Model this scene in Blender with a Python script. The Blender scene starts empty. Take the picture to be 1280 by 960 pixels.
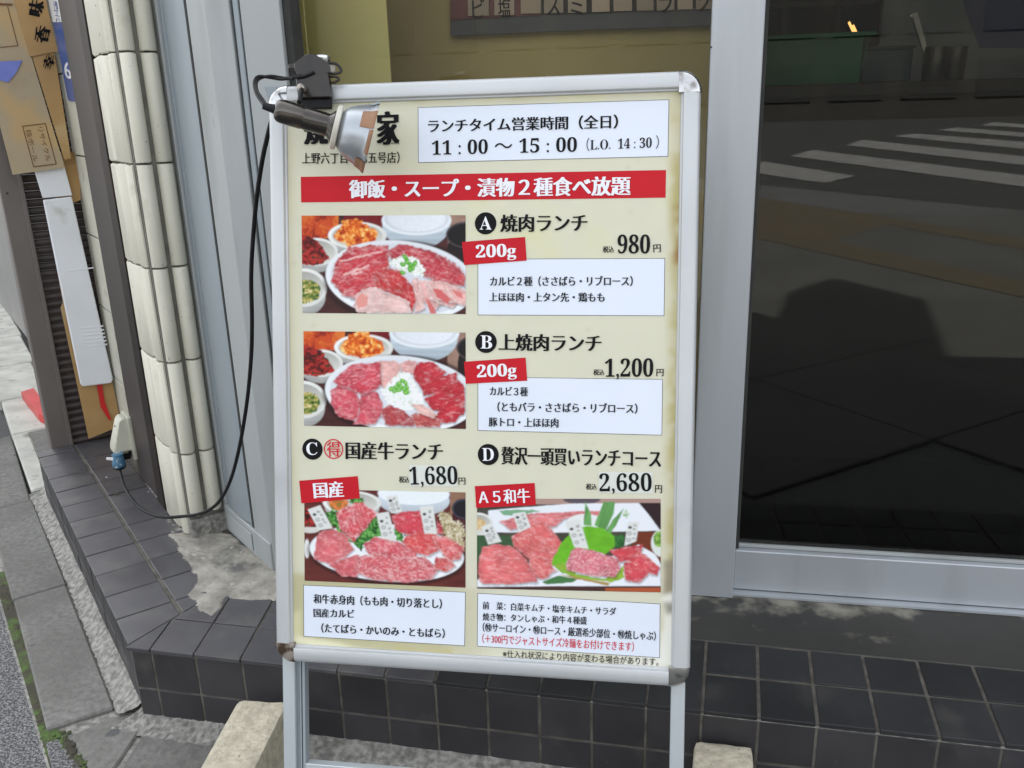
import bpy, bmesh, math, random
import numpy as np
from mathutils import Matrix, Vector
random.seed(7)
sc = bpy.context.scene
COL = sc.collection
# ------------------------------------------------------------------ camera
F = 1094.0
HC = 1.20
PITCH, YAW, ROLL = map(math.radians, (17.7, 11.2, 1.7))
fw = Vector((-math.sin(YAW)*math.cos(PITCH), math.cos(YAW)*math.cos(PITCH), -math.sin(PITCH)))
rt = fw.cross(Vector((0, 0, 1))).normalized()
up = rt.cross(fw)
cr, sr = math.cos(ROLL), math.sin(ROLL)
RT = rt*cr - up*sr
UP = rt*sr + up*cr
cam = bpy.data.objects.new('camera', bpy.data.cameras.new('camera'))
COL.objects.link(cam)
m4 = Matrix((RT, UP, -fw)).transposed().to_4x4()
m4.translation = Vector((0, 0, HC))
cam.matrix_world = m4
cam.data.sensor_width = 36.0
cam.data.lens = 36.0*F/1280.0
cam.data.clip_start = 0.02
cam.data.clip_end = 500
sc.camera = cam
# ------------------------------------------------------------------ light
SUN_EL, SUN_AZ = math.radians(50), math.atan2(-.17, .985)
w = bpy.data.worlds.new('World'); sc.world = w; w.use_nodes = True
nt = w.node_tree
sky = nt.nodes.new('ShaderNodeTexSky'); sky.sky_type = 'NISHITA'; sky.sun_disc = False
sky.sun_elevation = SUN_EL; sky.sun_rotation = SUN_AZ; sky.air_density = 1.2; sky.dust_density = 4.0; sky.ozone_density = 1.0
hs = nt.nodes.new('ShaderNodeHueSaturation'); hs.inputs['Saturation'].default_value = 0.22
nt.links.new(sky.outputs[0], hs.inputs['Color'])
nt.links.new(hs.outputs[0], nt.nodes['Background'].inputs[0])
nt.nodes['Background'].inputs[1].default_value = 0.15
sl = bpy.data.lights.new('sun', 'SUN'); sl.energy = 5.0; sl.angle = math.radians(0.5); sl.color = (1, .96, .9)
so_ = bpy.data.objects.new('sun', sl); COL.objects.link(so_)
sdir = Vector((math.sin(SUN_AZ)*math.cos(SUN_EL), math.cos(SUN_AZ)*math.cos(SUN_EL), math.sin(SUN_EL)))
so_.rotation_euler = sdir.to_track_quat('Z', 'Y').to_euler()
so_.location = (0, 0, 30)
sc.view_settings.view_transform = 'Standard'; sc.view_settings.look = 'None'; sc.view_settings.gamma = 1
sc.view_settings.exposure = 1.9
sc.render.engine = 'CYCLES'
sc.cycles.use_denoising = True
sc.cycles.max_bounces = 8
sc.cycles.transparent_max_bounces = 12

# ------------------------------------------------------------------ geometry helpers
def ray(x, y): return fw + RT*((x-640)/F) - UP*((y-480)/F)
CAM = Vector((0, 0, HC))
def onp(x, y, p0, n):
    r = ray(x, y); n = Vector(n); t = (Vector(p0)-CAM).dot(n)/r.dot(n); return CAM + r*t
def onz(x, y, z=0.0): return onp(x, y, (0, 0, z), (0, 0, 1))
def ony(x, y, Y): return onp(x, y, (0, Y, 0), (0, 1, 0))
K = Vector((-1.205, 1.815, 0))                    # outer corner of the tiled column
D = Vector((-.722, .692, 0)).normalized()         # along the left (side street) wall
M = Vector((-D.y, D.x, 0)) * -1                   # outward from it
if M.y > 0: M = -M
M = Vector((-.692, -.722, 0)).normalized()
def so(s, o, z=0.0): return K + D*s + M*o + Vector((0, 0, z))

def empty(name, loc, label=None, cat=None, group=None, kind=None):
    o = bpy.data.objects.new(name, None); COL.objects.link(o); o.location = loc; o.empty_display_size = .05
    tag(o, label, cat, group, kind); return o
def tag(o, label=None, cat=None, group=None, kind=None):
    if label: o['label'] = label
    if cat: o['category'] = cat
    if group: o['group'] = group
    if kind: o['kind'] = kind
    return o
def wloc(o):
    v = Vector((0, 0, 0))
    while o is not None:
        v += o.location; o = o.parent
    return v
def mesh_obj(name, me, mats, parent=None, loc=None):
    o = bpy.data.objects.new(name, me); COL.objects.link(o)
    if parent is not None: o.parent = parent
    if mats is not None:
        for m in (mats if isinstance(mats, (list, tuple)) else [mats]): me.materials.append(m)
    if loc is not None: o.location = loc
    return o
def part(name, bm, mat, parent=None, smooth=False, origin=None):
    """bm in world coordinates; linked under parent with the mesh made relative to it"""
    if origin is None:
        origin = wloc(parent) if parent is not None else None
    me = bpy.data.meshes.new(name)
    if parent is None and origin is None:
        vs = [v.co for v in bm.verts]
        origin = Vector((sum(v.x for v in vs)/len(vs), sum(v.y for v in vs)/len(vs), min(v.z for v in vs)))
    bmesh.ops.translate(bm, verts=bm.verts, vec=-origin)
    bmesh.ops.recalc_face_normals(bm, faces=bm.faces)
    bm.to_mesh(me); bm.free()
    if smooth:
        for p in me.polygons: p.use_smooth = True
    o = mesh_obj(name, me, mat, parent)
    o.location = origin if parent is None else origin - wloc(parent)
    return o
def autosmooth(o, ang=35):
    me = o.data
    for p in me.polygons: p.use_smooth = True
    bm = bmesh.new(); bm.from_mesh(me)
    for e in bm.edges:
        if len(e.link_faces) == 2 and e.calc_face_angle(0) > math.radians(ang): e.smooth = False
    bm.to_mesh(me); bm.free(); return o
def prism(poly, vec, bm=None, bev=0.0, seg=1):
    """extrude polygon (list of 3D points) by vec"""
    bm2 = bmesh.new(); vec = Vector(vec)
    a = [bm2.verts.new(Vector(p)) for p in poly]; b = [bm2.verts.new(Vector(p)+vec) for p in poly]
    bm2.faces.new(a[::-1]); bm2.faces.new(b); n = len(a)
    for i in range(n): bm2.faces.new((a[i], a[(i+1) % n], b[(i+1) % n], b[i]))
    if bev > 0:
        bmesh.ops.bevel(bm2, geom=list(bm2.edges), offset=bev, segments=seg, affect='EDGES', profile=.6, clamp_overlap=True)
    bmesh.ops.recalc_face_normals(bm2, faces=bm2.faces)
    if bm is None: return bm2
    me = bpy.data.meshes.new('t'); bm2.to_mesh(me); bm.from_mesh(me); bpy.data.meshes.remove(me); bm2.free(); return bm
def box(c, ax, ay, az, sx, sy, sz, bm=None, bev=0.0, seg=1):
    c = Vector(c); ax = Vector(ax).normalized(); ay = Vector(ay).normalized(); az = Vector(az).normalized()
    p = [c + ax*(sx*i/2) + ay*(sy*j/2) - az*(sz/2) for i, j in ((-1, -1), (1, -1), (1, 1), (-1, 1))]
    return prism(p, az*sz, bm, bev, seg)
X, Y, Z = Vector((1, 0, 0)), Vector((0, 1, 0)), Vector((0, 0, 1))
def aabb(x0, x1, y0, y1, z0, z1, bm=None, bev=0.0, seg=1):
    return box(((x0+x1)/2, (y0+y1)/2, (z0+z1)/2), X, Y, Z, x1-x0, y1-y0, z1-z0, bm, bev, seg)
def revolve(prof, c, axis, n=40, bm=None, a0=0, a1=2*math.pi, ref=None):
    """prof: list of (t along axis, radius)"""
    bm = bm or bmesh.new(); c = Vector(c); ax = Vector(axis).normalized()
    u = ax.cross(ref if ref is not None else (Z if abs(ax.z) < .9 else X)).normalized(); v = ax.cross(u)
    full = abs(a1-a0-2*math.pi) < 1e-6; cnt = n if full else n+1
    rows = []
    for t, r in prof:
        rows.append([bm.verts.new(c+ax*t+(u*math.cos(a0+(a1-a0)*k/n)+v*math.sin(a0+(a1-a0)*k/n))*max(r, 1e-5)) for k in range(cnt)])
    for i in range(len(rows)-1):
        for k in range(n):
            k2 = (k+1) % cnt
            bm.faces.new((rows[i][k], rows[i][k2], rows[i+1][k2], rows[i+1][k]))
    return bm
def tube(pts, r, n=10, bm=None, sub=6):
    """smooth tube along Catmull-Rom through pts"""
    P = [Vector(p) for p in pts]; Q = []
    for i in range(len(P)-1):
        p0 = P[max(i-1, 0)]; p1 = P[i]; p2 = P[i+1]; p3 = P[min(i+2, len(P)-1)]
        for k in range(sub):
            t = k/sub
            Q.append(.5*((2*p1)+(-p0+p2)*t+(2*p0-5*p1+4*p2-p3)*t*t+(-p0+3*p1-3*p2+p3)*t**3))
    Q.append(P[-1]); bm = bm or bmesh.new(); rows = []; u = None
    for i, q in enumerate(Q):
        tg = (Q[min(i+1, len(Q)-1)]-Q[max(i-1, 0)]).normalized()
        if u is None: u = tg.cross(Z if abs(tg.z) < .9 else X).normalized()
        u = (u - tg*u.dot(tg)).normalized(); v = tg.cross(u)
        rows.append([bm.verts.new(q+(u*math.cos(2*math.pi*k/n)+v*math.sin(2*math.pi*k/n))*r) for k in range(n)])
    for i in range(len(rows)-1):
        for k in range(n): bm.faces.new((rows[i][k], rows[i][(k+1) % n], rows[i+1][(k+1) % n], rows[i+1][k]))
    bm.faces.new(rows[0][::-1]); bm.faces.new(rows[-1]); return bm

# ------------------------------------------------------------------ materials
def lin(c):
    c = c/255.0
    return c/12.92 if c <= .04045 else ((c+.055)/1.055)**2.4
def L3(r, g, b, k=1.0): return (lin(r)*k, lin(g)*k, lin(b)*k)
def mat(name, c1, c2=None, scale=8, detail=5, lo=.35, hi=.65, rough=.6, rough2=None, metal=0.0, bump=0, bscale=60, bdist=.002,
        spots=None, coat=0, rnd=0, stretch=None, spec=.5, third=None):
    m = bpy.data.materials.new(name); m.use_nodes = True; n = m.node_tree.nodes; l = m.node_tree.links
    b = n['Principled BSDF']; b.inputs['Roughness'].default_value = rough; b.inputs['Metallic'].default_value = metal
    b.inputs['Specular IOR Level'].default_value = spec
    if coat: b.inputs['Coat Weight'].default_value = coat; b.inputs['Coat Roughness'].default_value = .12
    g = n.new('ShaderNodeNewGeometry'); pos = g.outputs['Position']
    if stretch:
        mp = n.new('ShaderNodeMapping'); mp.inputs['Scale'].default_value = stretch; l.new(pos, mp.inputs[0]); pos = mp.outputs[0]
    def noise(s, dt=5):
        t = n.new('ShaderNodeTexNoise'); t.inputs['Scale'].default_value = s; t.inputs['Detail'].default_value = dt
        l.new(pos, t.inputs['Vector']); return t.outputs['Fac']
    def ramp(f, a, bb):
        r = n.new('ShaderNodeMapRange'); r.inputs[1].default_value = a; r.inputs[2].default_value = bb; l.new(f, r.inputs[0]); return r.outputs[0]
    def mix(f, a, bb):
        x = n.new('ShaderNodeMix'); x.data_type = 'RGBA'
        if isinstance(f, float): x.inputs[0].default_value = f
        else: l.new(f, x.inputs[0])
        for i, v in ((6, a), (7, bb)):
            if isinstance(v, tuple): x.inputs[i].default_value = (*v, 1)
            else: l.new(v, x.inputs[i])
        return x.outputs[2]
    colr = c1
    if c2 is not None: colr = mix(ramp(noise(scale, detail), lo, hi), c1, c2)
    if third: colr = mix(ramp(noise(third[1], 6), third[2], third[3]), colr, third[0])
    if spots: colr = mix(ramp(noise(spots[1], 3), spots[2], spots[2]+.03), colr, spots[0])
    if rnd:
        oi = n.new('ShaderNodeObjectInfo'); r = n.new('ShaderNodeMapRange'); r.inputs[3].default_value = 1-rnd; r.inputs[4].default_value = 1+rnd
        l.new(oi.outputs['Random'], r.inputs[0]); h = n.new('ShaderNodeHueSaturation'); l.new(r.outputs[0], h.inputs['Value'])
        if isinstance(colr, tuple): h.inputs['Color'].default_value = (*colr, 1)
        else: l.new(colr, h.inputs['Color'])
        colr = h.outputs[0]
    if isinstance(colr, tuple): b.inputs['Base Color'].default_value = (*colr, 1)
    else: l.new(colr, b.inputs['Base Color'])
    if rough2 is not None:
        r = n.new('ShaderNodeMapRange'); r.inputs[1].default_value = .35; r.inputs[2].default_value = .65
        r.inputs[3].default_value = rough; r.inputs[4].default_value = rough2
        l.new(noise(scale*1.7), r.inputs[0]); l.new(r.outputs[0], b.inputs['Roughness'])
    if bump:
        bp = n.new('ShaderNodeBump'); bp.inputs['Strength'].default_value = bump; bp.inputs['Distance'].default_value = bdist
        l.new(noise(bscale, 8), bp.inputs['Height']); l.new(bp.outputs[0], b.inputs['Normal'])
    return m
def vcol_mat(name, rough=.4, bump=0, coat=0.0):
    m = bpy.data.materials.new(name); m.use_nodes = True; n = m.node_tree.nodes; l = m.node_tree.links
    b = n['Principled BSDF']; a = n.new('ShaderNodeAttribute'); a.attribute_name = 'print'
    l.new(a.outputs['Color'], b.inputs['Base Color']); b.inputs['Roughness'].default_value = rough; b.inputs['Specular IOR Level'].default_value = .2
    b.inputs['Coat Weight'].default_value = coat; b.inputs['Coat Roughness'].default_value = .15
    if bump:
        g = n.new('ShaderNodeNewGeometry'); t = n.new('ShaderNodeTexNoise'); t.inputs['Scale'].default_value = 9
        l.new(g.outputs['Position'], t.inputs['Vector'])
        bp = n.new('ShaderNodeBump'); bp.inputs['Strength'].default_value = bump; bp.inputs['Distance'].default_value = .01
        l.new(t.outputs['Fac'], bp.inputs['Height']); l.new(bp.outputs[0], b.inputs['Coat Normal'])
    return m
def glass_mat(name, tint=(.8, .82, .8)):
    m = bpy.data.materials.new(name); m.use_nodes = True; n = m.node_tree.nodes; l = m.node_tree.links
    n.remove(n['Principled BSDF']); out = n['Material Output']
    tr = n.new('ShaderNodeBsdfTransparent'); tr.inputs[0].default_value = (*tint, 1)
    gl = n.new('ShaderNodeBsdfGlossy'); gl.inputs['Roughness'].default_value = .0
    fr = n.new('ShaderNodeFresnel'); fr.inputs[0].default_value = 1.5
    mx = n.new('ShaderNodeMixShader'); l.new(fr.outputs[0], mx.inputs[0]); l.new(tr.outputs[0], mx.inputs[1]); l.new(gl.outputs[0], mx.inputs[2])
    l.new(mx.outputs[0], out.inputs[0]); return m

MT = {}
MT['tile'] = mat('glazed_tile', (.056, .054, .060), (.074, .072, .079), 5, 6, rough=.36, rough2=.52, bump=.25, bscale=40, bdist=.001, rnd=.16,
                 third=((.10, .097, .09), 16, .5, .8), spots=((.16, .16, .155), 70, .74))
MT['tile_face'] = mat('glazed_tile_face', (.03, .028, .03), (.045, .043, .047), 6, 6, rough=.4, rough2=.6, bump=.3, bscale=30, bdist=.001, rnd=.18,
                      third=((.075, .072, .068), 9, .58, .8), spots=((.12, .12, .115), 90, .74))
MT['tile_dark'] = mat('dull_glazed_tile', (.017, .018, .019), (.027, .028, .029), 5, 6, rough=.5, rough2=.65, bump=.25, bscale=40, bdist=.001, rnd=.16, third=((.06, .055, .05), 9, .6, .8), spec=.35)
MT['grout'] = mat('grout', (.13, .118, .10), (.065, .058, .048), 30, 6, rough=.9, bump=.6, bscale=200)
MT['cement'] = mat('cement', (.37, .35, .30), (.23, .215, .185), 22, 10, .36, .64, rough=.9, bump=.9, bscale=55, bdist=.004, third=((.13, .125, .115), 14, .58, .72), spots=((.45, .44, .4), 60, .68))
MT['fillet'] = mat('fillet_cement', (.34, .33, .30), (.15, .147, .13), 75, 8, .36, .64, rough=.95, bump=1, bscale=90, bdist=.004, third=((.13, .13, .12), 8, .6, .72))
MT['slab'] = mat('paving_concrete', (.205, .203, .185), (.13, .128, .117), 70, 8, .35, .65, rough=.88, bump=.8, bscale=170, bdist=.002, rnd=.08, third=((.115, .113, .102), 4, .45, .72), spots=((.085, .085, .085), 11, .66))
MT['stone'] = mat('kerb_stone', (.55, .545, .49), (.4, .4, .36), 9, 9, rough=.9, bump=.8, bscale=60, bdist=.003, third=((.2, .2, .18), 16, .6, .75))
MT['asphalt'] = mat('asphalt', (.06, .06, .062), (.30, .30, .30), 230, 3, .44, .66, rough=.9, bump=1, bscale=320, bdist=.003)
MT['road'] = mat('road_asphalt', (.05, .052, .053), (.07, .07, .07), 2, 8, rough=.9, bump=.3, bscale=200)
MT['moss'] = mat('moss', (.07, .13, .025), (.06, .052, .035), 40, 5, rough=.95, third=((.05, .045, .03), 14, .46, .56))
MT['block'] = mat('cream_concrete', (.56, .51, .39), (.40, .365, .28), 60, 8, .36, .64, rough=.92, bump=1, bscale=110, bdist=.003, third=((.25, .24, .19), 9, .62, .78), spots=((.2, .19, .15), 130, .68))
MT['alu'] = mat('frame_aluminium', (.44, .47, .5), (.48, .505, .53), 3, 4, rough=.42, metal=.35, spec=.5, bump=.06, bscale=4, third=((.33, .345, .355), 7, .5, .8), stretch=(1, 1, .12), spots=((.2, .2, .2), 55, .76))
MT['alu2'] = mat('window_frame_aluminium', (.36, .385, .385), (.40, .42, .415), 3, 4, rough=.5, metal=.1, third=((.27, .28, .275), 9, .52, .8), stretch=(1, 1, .2), spots=((.1, .1, .1), 40, .74))
MT['alu_blue'] = mat('bluish_aluminium', (.27, .315, .345), (.32, .36, .38), 6, 5, rough=.42, metal=.15, stretch=(1, 1, .15))
MT['signalu'] = mat('sign_aluminium', (.50, .52, .53), (.56, .575, .585), 4, 5, rough=.42, metal=.4, rough2=.52, third=((.40, .415, .42), 7, .62, .85))
MT['legalu'] = mat('leg_aluminium', (.52, .57, .59), (.57, .61, .63), 5, 5, rough=.4, metal=.4)
MT['chrome'] = mat('chrome', (.58, .58, .58), (.25, .24, .22), 60, 6, .5, .7, rough=.16, metal=1.0)
MT['rust'] = mat('rusty_chrome', (.45, .4, .35), (.09, .06, .04), 60, 6, .4, .55, rough=.4, metal=.6)
MT['rough_grey'] = mat('rough_sealant', (.16, .17, .18), (.09, .095, .10), 40, 6, rough=.9, bump=.8, bscale=90)
MT['darkgap'] = mat('dark_rubber', (.025, .027, .025), (.04, .04, .036), 20, rough=.8)
MT['ceramic'] = mat('ceramic_column_tile', (.68, .655, .545), (.61, .59, .49), 5, 8, rough=.62, bump=.35, bscale=160, bdist=.001, third=((.42, .40, .32), 12, .6, .85), spots=((.24, .22, .18), 120, .70), rnd=.07)
MT['colgrout'] = mat('column_grout', (.2, .195, .165), (.14, .135, .115), 30, 6, rough=.95, bump=.8, bscale=120)
MT['brown'] = mat('brown_steel', (.048, .040, .037), (.058, .048, .044), 4, 6, rough=.5, third=((.036, .028, .023), 6, .55, .8), stretch=(1, 1, .3), spec=.25)
MT['darkbrown'] = mat('dark_brown_steel', (.018, .011, .008), (.012, .009, .007), 8, 6, rough=.5, third=((.05, .024, .013), 14, .56, .72), stretch=(1, 1, .3), spec=.2)
MT['shutter'] = mat('shutter_steel', (.10, .075, .066), (.075, .062, .055), 6, rough=.5, rnd=.06)
MT['rail'] = mat('shutter_rail_steel', (.15, .132, .122), (.125, .11, .10), 5, rough=.5)
MT['cream'] = mat('cream_wall_tile', (.58, .565, .47), (.5, .485, .4), 8, 8, rough=.7, bump=.4, bscale=140, third=((.3, .29, .24), 20, .6, .8))
MT['card'] = mat('cardboard', (.46, .29, .12), (.41, .25, .10), 6, 6, rough=.85, third=((.50, .36, .18), 4, .5, .7), stretch=(1, 1, 2))
MT['card2'] = mat('faded_cardboard', (.42, .34, .22), (.50, .35, .17), 5, 5, .5, .6, rough=.85, third=((.36, .28, .17), 9, .6, .8))
MT['whiteplastic'] = mat('white_plastic', (.80, .82, .86), (.74, .76, .79), 6, rough=.35, third=((.4, .4, .33), 9, .66, .8))
MT['red'] = mat('red_plastic', (.62, .02, .02), (.5, .02, .02), 8, rough=.35)
MT['bluesign'] = mat('blue_plate', (.045, .10, .32), (.05, .12, .36), 10, rough=.3)
MT['white'] = mat('white_paint', (.74, .75, .76), rough=.5)
MT['bluetape'] = mat('blue_tape', (.16, .2, .55), (.2, .24, .6), 30, rough=.4)
MT['ivory'] = mat('ivory_plastic', (.56, .55, .44), (.5, .49, .4), 20, rough=.4, third=((.4, .38, .3), 35, .62, .8))
MT['ivorydark'] = mat('aged_plastic', (.28, .25, .19), (.2, .18, .14), 40, rough=.5)
MT['blueplug'] = mat('blue_plug_band', (.06, .17, .28), (.40, .45, .45), 70, 3, .56, .62, rough=.4)
MT['black'] = mat('black_rubber', (.010, .010, .011), (.016, .016, .018), 30, rough=.55, spec=.2)
MT['blackpaint'] = mat('black_painted_steel', (.012, .010, .009), (.022, .016, .012), 50, rough=.3, third=((.06, .04, .02), 70, .62, .75))
MT['nickel'] = mat('black_nickel', (.13, .12, .11), (.07, .065, .06), 12, rough=.2, rough2=.32, metal=1.0)
MT['shade'] = mat('dull_aluminium_shade', (.36, .39, .42), (.44, .47, .50), 9, rough=.3, metal=.8, rough2=.4)
MT['collar'] = mat('cream_ceramic_collar', (.62, .60, .53), (.55, .53, .46), 25, rough=.5)
MT['tape'] = mat('brown_tape', (.30, .16, .09), (.23, .12, .065), 50, 6, rough=.6, bump=.5, bscale=90, bdist=.001)
MT['tan'] = mat('tan_blind', (.74, .67, .27), (.70, .63, .25), 3, rough=.85)
MT['tan2'] = mat('tan_wall', (.42, .34, .14), (.46, .37, .15), 2.5, rough=.85)
MT['wood'] = mat('dark_wood', (.03, .02, .012), (.02, .014, .009), 5, rough=.5, stretch=(1, 1, 6))
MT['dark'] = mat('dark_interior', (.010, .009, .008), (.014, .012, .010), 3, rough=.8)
MT['green'] = mat('green_plastic', (.012, .26, .10), (.012, .22, .09), 9, rough=.4)
MT['teal'] = mat('teal_plastic', (.02, .10, .11), (.02, .08, .09), 9, rough=.4)
MT['steel'] = mat('brushed_steel', (.6, .58, .55), (.45, .43, .41), 30, rough=.25, metal=1)
MT['boardgrey'] = mat('menu_board_grey', (.045, .052, .052), (.04, .046, .046), 4, rough=.5)
MT['boardred'] = mat('menu_board_red', (.13, .015, .015), (.1, .012, .012), 4, rough=.5)
MT['strip'] = mat('menu_strip_paper', (.42, .33, .24), (.36, .3, .22), 8, rough=.7, rnd=.2)
MT['carton'] = mat('pale_carton', (.28, .3, .3), (.22, .25, .25), 8, rough=.6)
MT['navy'] = mat('navy_print', (.03, .05, .18), rough=.5)
MT['bldg'] = mat('facade_render', (.30, .29, .27), (.25, .245, .23), 1.5, 6, rough=.85)
MT['bldg2'] = mat('far_facade', (.055, .05, .045), (.04, .038, .035), .5, 6, rough=.8)
MT['bldgglass'] = mat('far_window_glass', (.035, .035, .034), rough=.4)
MT['pave_tan'] = mat('tan_paving', (.135, .108, .068), (.115, .098, .066), 1.2, 6, rough=.85)
MT['pave_grey'] = mat('grey_paving', (.125, .125, .114), (.095, .095, .088), 1.3, 6, rough=.85, rnd=.07)
MT['roadwhite'] = mat('road_marking_paint', (.33, .33, .32), (.26, .26, .25), 3, 8, rough=.8)
MT['glass'] = glass_mat('door_glass', (.62, .63, .6))
MT['glass2'] = glass_mat('window_glass', (.97, .97, .95))
MT['ink'] = mat('black_ink', (.008, .008, .009), rough=.6, spec=.12)
MT['inkgrey'] = mat('grey_ink', (.02, .022, .028), rough=.6, spec=.15)
MT['redink'] = mat('red_ink', (.50, .008, .018), (.54, .010, .020), 12, rough=.5, spec=.2)
MT['redtext'] = mat('red_text_ink', (.6, .03, .05), rough=.6, spec=.15)
MT['whiteink'] = mat('white_ink', (.80, .81, .86), rough=.45)
MT['boxpaper'] = mat('bluish_white_label', (.70, .76, .85), (.73, .78, .87), 5, rough=.45, spec=.25)
MT['patch'] = mat('price_sticker', (.66, .69, .64), rough=.4)
MT['brownink'] = mat('brown_ink', (.16, .07, .03), rough=.7)
MT['print'] = vcol_mat('colour_print', .5, .25, .05)

# ------------------------------------------------------------------ text
def text_mesh(s, thin=0.0, reps=1, dx=0.0, dz=.00003):
    """flat lettering mesh, unit size; reps copies shifted sideways thicken the upright strokes as in a Mincho face"""
    c = bpy.data.curves.new('t', 'FONT'); c.body = s; c.offset = thin; c.resolution_u = 3
    o = bpy.data.objects.new('t', c); COL.objects.link(o)
    dg = bpy.context.evaluated_depsgraph_get(); dg.update()
    me = bpy.data.meshes.new_from_object(o.evaluated_get(dg)); bpy.data.objects.remove(o); bpy.data.curves.remove(c)
    n = len(me.vertices); co = np.empty(n*3, 'f'); me.vertices.foreach_get('co', co); co = co.reshape(-1, 3)
    V = []; Fc = []; polys = [tuple(p.vertices) for p in me.polygons]
    for k in range(reps):
        cc = co.copy(); cc[:, 0] += dx*(k-(reps-1)/2); cc[:, 2] = k*1.0; V.append(cc)
        Fc += [tuple(i+n*k for i in p) for p in polys]
    bpy.data.meshes.remove(me)
    return np.vstack(V), Fc
def place_text(name, s, A, B, h, ydir, ndir, off, matl, parent, thin=0.0, reps=3, dx=.016, skew=0.0):
    """A, B: world points at the middle of the left and right end; h height; ydir up; ndir normal"""
    V, Fc = text_mesh(s, thin, reps, dx)
    x0, x1 = V[:, 0].min(), V[:, 0].max(); y0, y1 = V[:, 1].min(), V[:, 1].max()
    A = Vector(A); B = Vector(B); ex = B-A; ey = Vector(ydir).normalized()*h; nn = Vector(ndir).normalized()
    base = wloc(parent) if parent is not None else (A+B)/2
    fx = (V[:, 0]-x0)/(x1-x0); fy = (V[:, 1]-y0)/(y1-y0)-.5
    pts = np.outer(fx, np.array(ex))+np.outer(fy, np.array(ey))+np.outer(off+V[:, 2]*.00002, np.array(nn))+np.array(A-base)
    if skew: pts += np.outer(fy*skew*h, np.array(ex.normalized()))
    me = bpy.data.meshes.new(name); me.from_pydata(pts.tolist(), [], Fc); me.update()
    o = mesh_obj(name, me, matl, parent)
    if parent is None: o.location = base
    return o
MB = {**{chr(48+i): chr(0x1D7CE+i) for i in range(10)}, **{chr(65+i): chr(0x1D400+i) for i in range(26)}, **{chr(97+i): chr(0x1D41A+i) for i in range(26)}}
def sb(s): return ''.join(MB.get(c, c) for c in s)

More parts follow.
